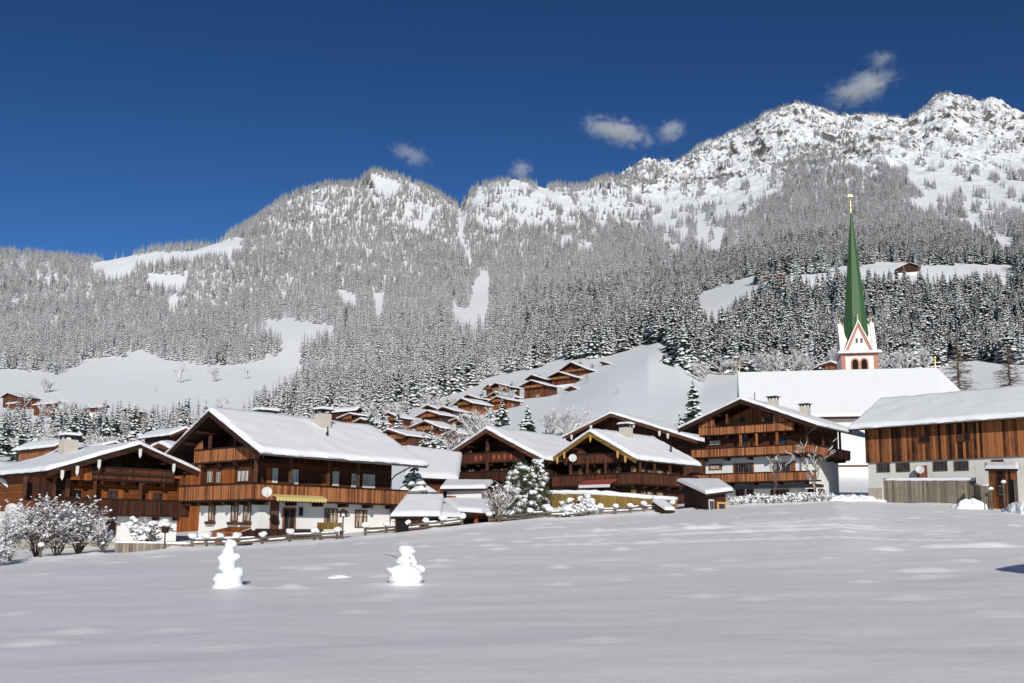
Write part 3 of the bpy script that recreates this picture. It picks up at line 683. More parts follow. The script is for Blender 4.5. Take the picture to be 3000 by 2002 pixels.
    def panel(s, name, r, plane, val, Z=None, mat='plank', d0=.0, d1=.05, parent=None, raw=False):
        u0, u1, z0, z1 = r if raw else s.rect(r, plane, val, Z)
        m = MB(); s.slab(m, u0, u1, z0, z1, plane, val, d0, d1); return m.build(name, M[mat], parent or s.root)
    def balcony(s, path, z0, z1, mat='plank', depth=1.0, cap='beam', snow=True, brackets=True, board=True, slabm='beam', n_br=5):
        """path: outer edge [(x,y)...] seen from outside running left to right"""
        P_ = [np.array(p, float) for p in path]; fl = MB(); ra = MB(); hr = MB(); sn = MB()
        for a, b in zip(P_[:-1], P_[1:]):
            d = (b-a)/np.linalg.norm(b-a); n_in = np.array([-d[1], d[0]])
            q = lambda p, off, z: (p[0]+n_in[0]*off, p[1]+n_in[1]*off, z)
            ra.prism([q(a,0,z0), q(b,0,z0), q(b,0,z1), q(a,0,z1)], (*(n_in*.05), 0))
            hr.prism([q(a-d*.03,-.05,z1+.003), q(b+d*.03,-.05,z1+.003), q(b+d*.03,-.05,z1+.10), q(a-d*.03,-.05,z1+.10)], (*(n_in*.17), 0))
            fl.prism([q(a,.055,z0+.02), q(b,.055,z0+.02), q(b,.055,z0-.10), q(a,.055,z0-.10)], (*(n_in*(depth-.06)), 0))
            ln = np.linalg.norm(b-a)
            if brackets and ln > 2:
                for k in range(n_br):
                    c = a+(b-a)*(k+.5)/n_br; c0 = c-d*.1; c1 = c+d*.1
                    fl.prism([q(c0,.12,z0-.11), q(c1,.12,z0-.11), q(c1,.12,z0-.34), q(c0,.12,z0-.34)], (*(n_in*(depth-.13)), 0))
        o = fl.build('balcony', M[slabm], s.root); r = ra.build('railing', M[mat], o); hr.build('handrail', M[cap], o)
        return o
    def post(s, x, y, z0, z1, w=.17, mat='trimwood'):
        m = MB(); m.box(x-w/2, y-w/2, z0, x+w/2, y+w/2, z1); return m.build('post', M[mat], s.root)
    def zroof(s, x): return s.H-abs(x)*(s.pl if x < 0 else s.pr)
    def chimney(s, x, y, w, h, mat='chim', wy=None, cap=True, capm='metal_dk', snowth=.22):
        z = s.zroof(x); wy = wy or w; m = MB(); m.box(x-w/2, y-wy/2, z-.6, x+w/2, y+wy/2, z+h); o = m.build('chimney', M[mat], s.root)
        if cap:
            m = MB()
            for sx in (-1,1):
                for sy in (-1,1): m.box(x+sx*w*.42-.05, y+sy*wy*.42-.05, z+h, x+sx*w*.42+.05, y+sy*wy*.42+.05, z+h+.22)
            m.box(x-w*.66, y-wy*.66, z+h+.22, x+w*.66, y+wy*.66, z+h+.29); m.build('chimney_cap', M[capm], o)
            if snowth:
                v, f = snow_sheet([(x-w*.6, z+h+.29), (x+w*.6, z+h+.29)], y-wy*.6, y+wy*.6, snowth, s.seed+9, .2, .06, .06)
                q = bpy.data.objects.new('snow_cap', npmesh('snow_cap', v, f, M['snow_lump'])); COL.objects.link(q); q.parent = o
        return o
    def dish(s, px, py, plane, val, r, mat='dish', tilt=(0,0,.25)):
        p = s.local(px, py, plane, val); d = np.array([0,0,CZ+25])-np.array([s.A[0],s.A[1],s.base]); 
        nrm = np.array([d@s.ex, d@s.ey, 0]); nrm = nrm/np.linalg.norm(nrm)+np.array(tilt); m = MB(); m.disc(p, nrm, r, 22, .10)
        m.tube([p-np.array([0,0,r]), p-nrm/np.linalg.norm(nrm)*.35-np.array([0,0,r*1.1])], .03, 5)
        m.tube([p-np.array([0,0,r*.9]), p+nrm/np.linalg.norm(nrm)*.40-np.array([0,0,r*.15])], .02, 5)
        return m.build('satellite_dish', M[mat], s.root)
    def drops(s, xs_, h=.55, w=.16, mat='white', y=-.09):
        for x in xs_:
            z = s.zroof(x)-.25; m = MB()
            m.prism([(x-w/2,y,z),(x+w/2,y,z),(x+w/2*.9,y,z-h*.7),(x,y,z-h),(x-w/2*.9,y,z-h*.7)], (0,.05,0)); m.build('purlin_board', M[mat], s.root)
Zm = {'a':(0,1140,2.903), 'b':(480,1160,3.013), 'c':(1200,1180,2.448), 'd':(1940,1080,3.409), 'e':(2440,1060,3.564), 'f':(480,1180,5.228), 'g':(1600,1240,4.896), 'h':(1260,1300,6.184), 'i':(2340,1200,5.6), 'j':(700,1400,4.352), 'k':(1200,1380,5.109), 'l':(1600,1380,4.052)}
def ZP(k, x, y): o = Zm[k]; return o[0]+x/o[2], o[1]+y/o[2]

# ---- the big chalet with the yellow awning
h = House('chalet', 'big chalet with white ground floor, wrap-around brown balcony and yellow awning', 'chalet', (-19.75,62,9.52), -41.7, 5.69, 6.0, .498, .494, 13.82, .62,
          xl=-3.38, xr=3.67, of=1.6, ob=1.2, zf=2.86, zl=5.28, rec=1.5, th=.30, wallm='log_red', upperm='plank_dk', seed=3)
xs2, yg = h.xr, h.of
h.balcony([(-4.15,yg+2.2),(-4.15,yg-1.1),(4.80,yg-1.1),(4.80,13.2)], 2.86, 3.78, 'plank', 1.1, n_br=6)
b = h.balcony([(-3.45,yg-.55),(4.25,yg-.55)], 5.42, 6.22, 'plank', 1.9, n_br=4)
m = MB(); m.prism([(-3.45,yg-.60,6.33),(-2.35,yg-.60,6.33),(-2.42,yg-.60,6.95),(-3.0,yg-.60,6.62)], (0,.05,0)); m.build('raised_panel', M['plank'], b); m = MB(); m.prism([(3.05,yg-.60,6.33),(4.25,yg-.60,6.33),(4.25,yg-.60,6.36),(3.7,yg-.60,6.55),(3.3,yg-.60,6.8)], (0,.05,0)); m.build('raised_panel', M['plank'], b)
for x in (-1.75, 1.35): h.post(x, yg-.4, 6.33, h.zroof(x)-.3)
h.post(4.68, yg-.98, 3.9, 5.3); h.post(-3.9, yg-.95, 3.9, 5.0)
for y in (3.2, 6.2, 8.7): h.post(4.68, y, 3.88, h.zroof(4.68)-.3)
for r in ((400,965,455,1105),(597,965,658,1110),(705,965,772,1112)): h.window(r, 'y', yg+.03, Zm['b'], 'winframe', 'pane_cur', sill=True)
for r in ((382,655,440,772),(462,660,512,775),(650,650,757,762)): h.window(r, 'y', yg, Zm['b'], 'trimwood', 'pane_wht', mull=2)
for r in ((955,640,1000,770),(1100,650,1182,785),(1488,668,1540,795),(1655,690,1722,824),(1755,695,1858,818)): h.window(r, 'x', xs2, Zm['b'], 'winwhite', 'pane_wht', cross=True)
for r in ((1415,995,1530,1135),(1685,1010,1790,1165)): h.window(r, 'x', xs2-.03, Zm['b'], 'winframe', 'pane_cur', mull=2, cross=True)
u0,u1,z0,z1 = h.rect((1046,985,1162,1135), 'x', xs2-.03, Zm['b'])
h.window((u0,u1,max(.3,z0-.4),z1), 'x', xs2-.03, None, 'winred', 'pane', name='door', mull=1, fw=.11, raw=True)
h.panel('wall_lamp', (1192,985,1218,1060), 'x', xs2-.03, Zm['b'], 'metal_dk', .0, .14)
for k, (r) in enumerate(((1390,690,1450,806),(900,640,950,770))): h.panel('shutter', r, 'x', xs2, Zm['b'], 'plank_or', .004, .05)
h.panel('shutter', (520,655,625,775), 'y', yg, Zm['b'], 'log_orange' if False else 'plank_or', .004, .05)
# corner recess post with carved figure, downpipe, gutter
m = MB(); m.box(xs2-.02, yg+.9, .3, xs2+.09, yg+1.5, 2.80); m.build('recess_panel', M['winframe'], h.root)
m = MB(); m.tube([(4.9,1.0,h.zroof(6.0)-.22),(5.2,.6,h.zroof(6.0)-.1)], .04, 6); m.tube([(6.03,-.05,h.zroof(6)-.12),(6.03,13.85,h.zroof(6)-.16)], .075, 8)
m.tube([(6.0,12.4,h.zroof(6)-.2),(4.2,12.5,h.zroof(6)-.75),(3.78,12.5,h.zroof(6)-1.1),(3.78,12.5,0)], .05, 6); m.build('gutter', M['metal'], h.root)
h.dish(*ZP('b',910,848), 'y', yg-1.35, .31)
aw = MB(); a0 = h.rect((955,878,1400,900), 'x', 4.85, Zm['b'])
aw.prism([(4.87,a0[0],a0[3]),(5.35,a0[0],a0[2]-.02),(5.35,a0[0],a0[2]-.05),(4.87,a0[0],a0[3]-.04)], (0,a0[1]-a0[0],0))
n = 16
for k in range(n):
    ya = a0[0]+(a0[1]-a0[0])*k/n; yb_ = a0[0]+(a0[1]-a0[0])*(k+1)/n; ym = (ya+yb_)/2; zz = a0[2]-.05
    aw.prism([(5.33,ya,zz),(5.33,yb_,zz),(5.33,yb_,zz-.16),(5.33,ym,zz-.24),(5.33,ya,zz-.16)], (.02,0,0))
aw.build('awning', M['awn_yel'], h.root)
m = MB(); m.box(xs2+.2, a0[0]-.35, -.3, xs2+1.35, a0[1]+.05, .28); m.build('terrace', M['stone'], h.root)
t0 = h.rect((820,1140,1395,1240), 'x', 5.05, Zm['b'])
m = MB(); m.box(5.02, t0[0], -.4, 5.07, t0[1], .95); m.box(4.2, t0[0]-.01, -.4, 5.0, t0[0]+.05, .95); rail = m.build('terrace_railing', M['plank_dk'], h.root)
m = MB(); m.box(4.95, t0[0]-.05, .953, 5.15, t0[1]+.05, 1.05); m.build('handrail', M['beam'], rail)
h.chimney(1.35, 8.1, .85, 1.15); h.chimney(-1.0, 4.9, 1.2, .75, 'metal_dk', cap=True); 
m = MB(); m.tube([(2.6,7.6,h.zroof(2.6)+.1),(2.6,7.6,h.zroof(2.6)+.75)], .05, 6); m.build('roof_vent', M['metal_dk'], h.root); m = MB(); m.tube([(3.1,7.2,h.zroof(3.1)+.1),(3.1,7.2,h.zroof(3.1)+.55)], .09, 8); m.build('roof_vent', M['metal_dk'], h.root)
H2 = h
# ---- the long brown chalet at the left edge
h = House('chalet', 'broad brown chalet at the left edge with white pendant boards under its verge', 'chalet', (-24.2,62,7.24), 46.8, 5.55, 4.29, .351, .356, 11.94, .45,
          xl=-4.9, xr=3.75, of=1.5, ob=.8, zf=2.2, zl=4.55, rec=.9, th=.26, wallm='plank_orh' if 'plank_orh' in M else 'log_red', upperm='plank_dk', seed=5)
yg = h.of
def gx(k, x, y, val): p = h.local(*ZP(k, x, y), 'y', val); return p
p0 = gx('a',600,770,.6); p1 = gx('a',1480,775,.6)
b = h.balcony([(p0[0],.6),(min(p1[0],4.1),.6)], 4.25, 4.95, 'plank_mid', .95)
q0 = gx('a',780,710,.5)[0]; q1 = min(gx('a',1480,715,.5)[0], 4.05)
m = MB(); m.box(q0, .46, 4.55, q1, .54, 4.71); m.build('flower_trough', M['beam'], b)
h.panel('side_panel', (598,672,780,775), 'y', .62, Zm['a'], 'plank_or', 0, .05)
h.balcony([(-5.9,.75),(4.2,.75)], 2.02, 2.95, 'plank_dk', .85, n_br=7)
for r in ((912,860,1000,975),(1300,880,1382,985)): h.window(r, 'y', yg, Zm['a'], 'trimwood', 'pane', cross=True, shutters='plank_or')
h.window((1155,640,1222,740), 'y', yg+.9, Zm['a'], 'trimwood', 'pane', cross=True); h.window((945,595,1028,660), 'y', yg+.9, Zm['a'], 'trimwood', 'pane')
h.window((1310,665,1370,740), 'y', yg+.9, Zm['a'], 'trimwood', 'pane')
h.window((610,850,700,960), 'y', yg, Zm['a'], 'plank_or', 'black', mull=0, name='door'); h.window((470,850,560,960), 'y', yg, Zm['a'], 'trimwood', 'black', mull=0, name='door')
h.window((888,1120,985,1250), 'y', yg+.03, Zm['a'], 'winframe', 'black', mull=0, name='door')
for zx in (205, 455, 570, 800, 1190, 1600): 
    p = gx('a', zx, 900, .85); h.post(p[0], .85, 3.0, 4.2)
h.drops([gx('a',x,600,0)[0] for x in (535,660,842,1185,1478)], .62, .2)
h.panel('weathered_boards', (205,760,560,950), 'y', yg, Zm['a'], 'board_grey' if False else 'plank_dk', .003, .06)
h.chimney(-1.6, 7.2, .95, 1.15, 'chim'); h.dish(*ZP('a',95,1018), 'y', .5, .33)
H1 = h
# ---- dark chalet behind the carports
h = House('chalet', 'dark brown chalet behind the carports with small red ornaments on its upper balcony', 'chalet', (-2.3,86,11.06), -40.0, 5.99, 6.5, .439, .458, 10.5, 3.2,
          xl=-4.7, xr=5.0, of=1.7, zf=-1, zl=4.75, rec=1.0, th=.30, wallm='log_dk', upperm='plank_dk', barge='trimwood', seed=7)
yg = h.of
z0 = h.local(*ZP('c',600,425), 'y', .8)[2]; b = h.balcony([(-4.3,.8),(3.9,.8)], z0, z0+.82, 'plank_mid', .9)
m = MB()
for x in (-1.9,-1.3,.3,.9,1.6,2.3): m.prism([(x-.14,.74,z0+.25),(x,.74,z0+.12),(x+.14,.74,z0+.25),(x+.14,.74,z0+.55),(x,.74,z0+.66),(x-.14,.74,z0+.55)], (0,.05,0))
m.build('ornament', M['redpaint'], b)
m = MB(); m.prism([(-4.3,.80,z0+.93),(-2.4,.80,z0+.93),(-2.6,.80,z0+1.25),(-3.2,.80,z0+1.5),(-3.9,.80,z0+1.2)], (0,.05,0)); m.build('raised_panel', M['plank_mid'], b)
z0 = h.local(*ZP('c',560,545), 'y', .7)[2]; h.balcony([(-5.2,3.0),(-5.2,.7),(5.6,.7),(5.6,6)], z0-.15, z0+.62, 'plank_dk', 1.0)
for r in ((540,305,582,362),(425,472,466,516),(655,470,702,520)): h.window(r, 'y', yg+(1.0 if r[1]<400 else 0), Zm['c'], 'trimwood', 'pane_wht', cross=True)
h.window((665,303,702,360), 'y', yg+1.0, Zm['c'], 'trimwood', 'pane')
for r in ((520,470,560,520),(585,470,625,520)): h.panel('shutter', r, 'y', yg, Zm['c'], 'plank_mid', .003, .05)
for x in (-4.9, -.6, 5.3): h.post(x, .9, z0+.7, h.zroof(x)-.55, .2)
h.dish(*ZP('c',350,385), 'y', .6, .34)
# ---- chalet with yellow bargeboards and the red awning
h = House('chalet', 'dark chalet with yellow bargeboards, two long balconies and a red awning', 'chalet', (6.58,80,10.29), -43.9, 4.66, 4.77, .487, .523, 9.2, 3.4,
          xl=-3.7, xr=3.85, of=1.5, ob=.8, zf=-1, zl=4.55, rec=.9, th=.30, wallm='log_dk', upperm='plank_dk', barge='barge_yel', seed=11)
yg = h.of; m = MB(); m.box(-3.68, yg+.02, -1.5, 3.83, 8.3, -.98); m.build('plinth', M['stone'], h.root)
z1 = h.local(*ZP('c',1400,515), 'y', .5)[2]; z0 = h.local(*ZP('c',1400,588), 'y', .5)[2]
h.balcony([(-4.7,3),(-4.7,.5),(4.85,.5),(4.85,8.9)], z0, z1, 'plank_mid', 1.05)
z1 = h.local(*ZP('c',1340,370), 'y', .75)[2]; z0 = h.local(*ZP('c',1340,432), 'y', .75)[2]; b = h.balcony([(-3.5,.75),(3.0,.75)], z0, z1, 'plank_mid', .95)
m = MB(); m.prism([(-3.4,.75,z1+.11),(-.9,.75,z1+.11),(-1.2,.75,z1+.3),(-2.0,.75,z1+.55),(-2.9,.75,z1+.4)], (0,.05,0)); m.build('raised_panel', M['plank_mid'], b)
for r in ((1215,468,1242,515),(1262,468,1282,515),(1352,470,1378,515),(1484,458,1522,512)): h.window(r, 'y', yg, Zm['c'], 'barge_yel', 'pane_cur', mull=0)
for r in ((1360,300,1385,345),(1400,300,1430,345)): h.window(r, 'y', yg+.9, Zm['c'], 'trimwood', 'black', mull=0)
for r in ((1590,458,1624,512),(1650,470,1682,515),(1710,485,1748,525),(1770,482,1812,530),(1835,488,1865,530)): h.window(r, 'x', h.xr, Zm['c'], 'barge_yel', 'pane_cur', mull=1)
for r in ((1590,625,1622,668),(1655,630,1690,668),(1700,632,1745,668),(1770,636,1812,670)): h.window(r, 'x', h.xr, Zm['c'], 'barge_yel', 'pane_cur', mull=1)
for zx in (1155,1275,1405): p = h.local(*ZP('c',zx,480), 'y', .62); h.post(p[0], .62, 2.5, 4.6, .16)
for y in (.62, 2.6, 4.8, 7.0): h.post(4.72, y, 2.6, h.zroof(4.7)-.3, .15)
h.drops([h.local(*ZP('c',x,300), 'y', 0)[0] for x in (1063,1113,1300,1495,1550)], .62, .22, 'winyel')
h.dish(*ZP('c',1170,396), 'y', .3, .34)
a = h.rect((1210,572,1435,606), 'y', -.55, Zm['c']); m = MB()
m.prism([(a[0],.5,a[3]+.28),(a[0],-.5,a[3]-.15),(a[0],-.5,a[3]-.19),(a[0],.5,a[3]+.22)], (a[1]-a[0],0,0)); aw = m.build('awning', M['awn_red'], h.root)
m = MB(); n = 18; w = (a[1]-a[0])/n
for k in range(n): x0 = a[0]+w*k; zt0 = a[3]-.19; m.prism([(x0,-.52,zt0),(x0+w,-.52,zt0),(x0+w,-.52,zt0-.2),(x0+w/2,-.52,zt0-.26),(x0,-.52,zt0-.2)], (0,.02,0))
m.build('valance', M['white'], aw)
h.chimney(.75, 4.0, .85, 1.0); m = MB(); m.tube([(4.8,.0,h.zroof(4.77)-.1),(4.8,9.2,h.zroof(4.77)-.12)], .07, 8); m.tube([(4.75,1.6,h.zroof(4.7)-.2),(4.2,1.9,h.zroof(4.7)-.6),(3.92,2.0,h.zroof(4.7)-.9)], .045, 6); m.build('gutter', M['metal'], h.root)
m = MB(); m.tube([(3.4,6.9,h.zroof(3.4)+.1),(3.4,6.9,h.zroof(3.4)+.9)], .09, 7); m.build('roof_vent', M['metal_dk'], h.root)
HD = h
# ---- tall chalet beside the church
h = House('chalet', 'tall four storey chalet with three orange plank balconies below the church roof', 'chalet', (20.3,84,13.71), -39.7, 6.32, 6.75, .359, .396, 11.49, 4.1,
          xl=-4.55, xr=4.6, of=1.7, ob=1.0, zf=4.55, zl=6.75, rec=1.3, th=.28, wallm='log_red', upperm='plank', seed=13)
yg = h.of
def zz(k, x, y, val=.6): return h.local(*ZP(k, x, y), 'y', val)
z1 = zz('d',800,790)[2]; z0 = zz('d',800,868)[2]; h.balcony([(-5.4,2.6),(-5.4,.6),(5.7,.6),(5.7,10.6)], z0, z1, 'plank', 1.1)
z1 = zz('d',800,572)[2]; z0 = zz('d',800,645)[2]; xa, xb = zz('d',368,600)[0], zz('d',1312,600)[0]; b = h.balcony([(xa,.6),(xb,.6)], z0, z1, 'plank', 1.4)
xm, xn = zz('d',530,600)[0], zz('d',1112,600)[0]; m = MB()
m.prism([(xa,.55,z0),(xm,.55,z0),(xm,.55,z1+.15),(xm-.1,.55,z1+.75),(xm-.5,.55,z1+.95),(xa,.55,z1+.30)], (0,.045,0)); m.build('raised_panel', M['plank'], b); m = MB(); m.prism([(xn,.55,z0),(xb,.55,z0),(xb,.55,z1+.35),(xn+.45,.55,z1+.85),(xn+.05,.55,z1+.75)], (0,.045,0)); m.build('raised_panel', M['plank'], b)
z1 = zz('d',1000,1045)[2]; z0 = zz('d',1000,1125)[2]; h.balcony([(-5.2,.6),(6.4,.6)], z0, z1, 'plank', 1.1, snow=True)
for zx in (640,1000): p = zz('d',zx,450); h.post(p[0], .7, z0+5.2, h.zroof(p[0])-.5)
for zx in (775,935,1140): p = zz('d',zx,700); h.post(p[0], .75, zz('d',800,780)[2], zz('d',800,655)[2], .17, 'plank')
for y in (1.0,4.5,8.5): h.post(5.55, y, zz('d',800,780)[2], h.zroof(5.5)-.3)
h.window((470,955,600,1014), 'y', yg+.03, Zm['d'], 'winred', 'pane_wht', fw=.12); h.window((712,945,918,1048), 'y', yg+.03, Zm['d'], 'winred', 'pane', mull=3, fw=.10); h.window((1110,940,1282,1030), 'y', yg+.03, Zm['d'], 'winframe', 'pane', mull=1)
h.panel('shutter', (1290,925,1332,1030), 'y', yg+.03, Zm['d'], 'plank_or', .003, .06)
h.window((470,715,590,768), 'y', yg, Zm['d'], 'trimwood', 'pane_wht'); h.window((1128,690,1260,770), 'y', yg, Zm['d'], 'trimwood', 'pane', mull=1)
h.window((790,660,860,780), 'y', yg, Zm['d'], 'trimwood', 'pane', mull=0, name='door'); h.panel('shutter', (865,700,918,778), 'y', yg, Zm['d'], 'plank_or', .003, .05)
for r in ((770,478,835,548),(1010,480,1095,530)): h.window(r, 'y', yg+1.3, Zm['d'], 'plank', 'pane', mull=1)
for r in ((735,1205,825,1280),(845,1205,915,1280),(1085,1210,1270,1285)): h.window(r, 'y', yg+.03, Zm['d'], 'winframe', 'pane', mull=1, cross=True)
for r in ((1450,1200,1520,1290),(1560,1200,1625,1290)): h.window(r, 'y', yg+.03, Zm['d'], 'winred', 'black', mull=0, name='door')
m = MB(); m.box(-5.0, -.1, z0-.62, 6.6, 1.65, z0-.36); m.build('canopy', M['metal_dk'], h.root)
m = MB(); m.tube([(6.8,.0,h.zroof(6.75)-.1),(6.8,11.5,h.zroof(6.75)-.12)], .07, 8); m.tube([(6.7,.3,h.zroof(6.7)-.2),(5.9,.7,h.zroof(6.7)-.55),(5.3,1.2,h.zroof(6.7)-.75),(4.72,1.55,h.zroof(6.7)-1.0),(4.72,1.6,0)], .05, 6); m.build('gutter', M['metal'], h.root)
h.chimney(1.6, 3.2, .75, .8, 'chim', snowth=.0); h.chimney(3.3, 6.2, .75, 1.0, 'chim', snowth=.0); m = MB(); m.tube([(.2,2.4,h.H),(.2,2.4,h.H+.9)], .04, 6); m.build('roof_vent', M['metal_dk'], h.root)
HC = h
# ---- large brown barn-like house behind
h = House('chalet', 'wide brown gabled house standing behind the yellow trimmed chalet', 'chalet', (10.96,105,14.93), -36.4, 7.02, 10.32, .368, .337, 14, 6.0,
          xl=-5.4, xr=8.8, of=1.8, zf=-1, rec=0, th=.30, wallm='plank_mid', barge='trimwood', seed=17)
h.drops([h.local(*ZP('g',x,y), 'y', 0)[0] for x,y in ((270,230),(370,185),(648,40),(1215,20),(1262,100),(1630,150),(1750,190))], .6, .28)
p = [h.local(*ZP('g',x,250), 'y', 1.8)[0] for x in (1000,1700)]; m = MB(); m.box(-5.2, 1.72, 4.6, 8.7, 1.795, 4.85); m.build('cross_beam', M['trimwood'], h.root)
for x in (-2.6,.2,3.5,6): h.window((x,x+.9,2.9,3.9), 'y', 1.8, None, 'trimwood', 'pane', raw=True)
HE = h
# ------------------------------------------------------------------ barn, church, hillside chalets, sheds
h = House('barn', 'long barn with orange brown plank upper floor over a pale plastered stable', 'barn', (32.68,84,13.62), -135.8, 7.0, 5.99, .466, .477, 17.5, 4.55,
          xl=-5.6, xr=4.79, of=.85, ob=4.3, zf=3.15, rec=0, th=.32, wallm='barnwood', plasterm='plaster_old', plinth=False, seed=19, detail=False)
xs_ = h.xr
m = MB(); m.box(xs_+.01, .80, 3.05, xs_+.16, 13.2, h.zroof(xs_+.16)-.30); m.build('plank_cladding', M['barnwood'], h.timber)
m = MB(); m.box(xs_-.02, .84, -1.2, xs_+.03, 2.0, .95); m.build('plinth', M['stone'], h.root)
for r in ((462,1060,598,1155),(664,1056,806,1150),(1050,1042,1198,1142),(1270,1036,1420,1138),(1660,1022,1785,1055)): h.window(r, 'x', xs_-.03, Zm['e'], 'winframe', 'pane', mull=3, fw=.06)
h.window((880,1085,988,1220), 'x', xs_-.03, Zm['e'], 'winred', 'winred', mull=0, name='door', cross=True)
h.window((895,775,1018,852), 'x', xs_+.16, Zm['e'], 'plank_mid', 'black', mull=0, name='hatch'); h.window((1300,758,1432,835), 'x', xs_+.16, Zm['e'], 'plank_mid', 'black', mull=0, name='hatch')
h.panel('hatch_door', (1298,758,1378,838), 'x', xs_+.16, Zm['e'], 'plank_mid', .06, .11)
h.dish(*ZP('e',910,1125), 'x', xs_+.5, .33)
m = MB(); m.tube([(6.05,-.1,h.zroof(5.99)-.1),(6.05,17.5,h.zroof(5.99)-.12)], .07, 8); m.build('gutter', M['metal'], h.root)
m = MB(); m.box(xs_-2.5, 13.21, -1.5, xs_-.4, 17.0, h.zroof(xs_)-.3); m.build('annex_wall', M['plaster'], h.root)
HB = h
# church ---------------------------------------------------------------
A = W(2161,1090,128); psi = R(-102); zb = 6.6; CH = empty('church', (A[0],A[1],zb), psi, 'white village church with a huge snowy roof and a tall green spire', 'church')
Hh = A[2]-zb-.40; Lr = 25.2; we = 6.0; pt = 1.1
# the nave keeps its own frame: x towards the viewer, y along the ridge
m = MB(); m.box(-5.2, .35, -3, 5.2, Lr, Hh-5.2*pt-.25); m.prism([(5.2,Lr,-3),(2.6,Lr+4.3,-3),(-2.6,Lr+4.3,-3),(-5.2,Lr,-3)], (0,0,Hh-5.2*pt+2.7)); 
m.prism([(-5.2,.4,Hh-5.2*pt-.2),(5.2,.4,Hh-5.2*pt-.2),(0,.4,Hh-.5)], (0,.3,0)); m.build('nave_wall', M['plaster_ch'], CH)
def hipped(lift, ov, zoff=0.0):
    e = we+ov; z = Hh-e*pt+zoff; y0 = -ov*.4
    a = 2.9+ov*.7; yA = Lr+4.9+ov
    V = [(-e,y0,z),(0,y0,Hh+zoff),(e,y0,z),(e,Lr,z),(0,Lr,Hh+zoff),(-e,Lr,z),(a,yA,z),(-a,yA,z)]
    return V, [(2,3,4,1),(0,1,4,5),(3,6,4),(6,7,4),(7,5,4)]
def shell(th, ov, zoff):
    V, Fs = hipped(0, ov, zoff); n = len(V); V2 = [(x,y,z-th) for x,y,z in V]
    rim = [(0,5),(5,7),(7,6),(6,3),(3,2),(2,1),(1,0)]
    F2 = [tuple(n+i for i in f[::-1]) for f in Fs]
    return V+V2, Fs+F2+[(a,b,n+b,n+a) for a,b in rim]
v, f = shell(.30, 0, 0); m = MB(); m.add(v, f); rf = m.build('roof', M['beam'], CH)
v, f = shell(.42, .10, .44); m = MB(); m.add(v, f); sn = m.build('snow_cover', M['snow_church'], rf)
bv = sn.modifiers.new('round', 'BEVEL'); bv.width = .2; bv.segments = 3; bv.limit_method = 'ANGLE'; bv.angle_limit = R(40)
z = Hh-5.2*pt
m = MB(); m.box(5.205, .3, z-.95, 5.5, Lr+.02, z-.55); m.box(5.205, .3, z-.54, 5.75, Lr+.02, z-.16); m.build('cornice', M['salmon'], CH)
m = MB(); m.box(5.205, .32, 3.45, 5.27, Lr, 3.68); m.build('string_course', M['winframe'], CH)
for y in (.34, 9.6, 17.2, 24.4):
    m = MB(); m.box(5.206, y, -2, 5.26, y+.75, z-.96); m.build('pilaster', M['salmon'], CH)
def rod(parent, x, y, z, hgt, r=.05, ball=.2, cross=False):
    m = MB(); m.tube([(x,y,z-.1),(x,y,z+hgt)], [r,r*.7], 6); m.blob((x,y,z+hgt), ball, 1, 2, 0.0)
    if cross:
        m.blob((x,y,z+hgt*.45), ball*.8, 2, 2, 0); m.tube([(x,y,z+hgt),(x,y,z+hgt+1.0)], .04, 5); m.box(x-.04, y-.36, z+hgt+.58, x+.04, y+.36, z+hgt+.66); m.box(x-.04, y-.22, z+hgt+.82, x+.04, y+.22, z+hgt+.88)
    return m.build('finial', M['gold'], parent)
rod(rf, 0, .25, Hh+.3, 1.35, .06, .21); rod(rf, 0, Lr-.1, Hh+.3, 1.35, .06, .21)
# tower
Ct = W(2510,1040,138.2); ca, sa = math.cos(psi), math.sin(psi); dx, dy = Ct[0]-A[0], Ct[1]-A[1]
tx, ty = dx*ca+dy*sa, -dx*sa+dy*ca; hw = 2.5; zt_ = W(2510,1036,135.7)[2]-zb
m = MB(); m.box(tx-hw, ty-hw, -3, tx+hw, ty+hw, zt_); tw = m.build('tower', M['plaster_ch'], CH)
for sy in (-1, 1):
    m = MB(); m.box(tx+hw-.02 , ty+sy*hw-.55*(sy>0)-.03*(sy<0), -2.9, tx+hw+.04, ty+sy*hw+.55*(sy<0)+.03*(sy>0), zt_-.36); m.build('corner_strip', M['salmon'], tw)
m = MB(); m.box(tx-hw-.06, ty-hw-.06, zt_-.35, tx+hw+.06, ty+hw+.06, zt_); m.build('cornice', M['salmon'], tw)
def arch(cx, w, z0, z1, y_is, n=8):
    r = w/2; pts = [(cx-r, z0), (cx+r, z0)]
    for k in range(n+1):
        a = math.pi*k/n; pts.append((cx+r*math.cos(a), z1-r*1.25+1.25*r*math.sin(a)))
    return pts
zbw = W(2510,1085,135.7)[2]-zb
for c in (-.62, .62):
    m = MB(); m.prism([(tx+hw+.005, ty+a, z) for a, z in arch(c, 1.18, zbw-.5, zt_-.62, 0)], (.05,0,0)); ow = m.build('belfry_window', M['salmon'], tw)
    m = MB(); m.prism([(tx+hw+.058, ty+a, z) for a, z in arch(c, .78, zbw-.5, zt_-.86, 0)], (.02,0,0)); m.build('opening', M['black'], ow)
m = MB(); v, f = snow_sheet([(tx-hw-.45, zt_+.003), (tx+hw+.45, zt_+.003)], ty-hw-.45, ty+hw+.45, .42, 4, .5); q = bpy.data.objects.new('snow_ledge', npmesh('snow_ledge', v, f, M['snow'])); COL.objects.link(q); q.parent = tw
zg0 = zt_+.25; zga = W(2506,940,135.7)[2]-zb; gw = 1.98
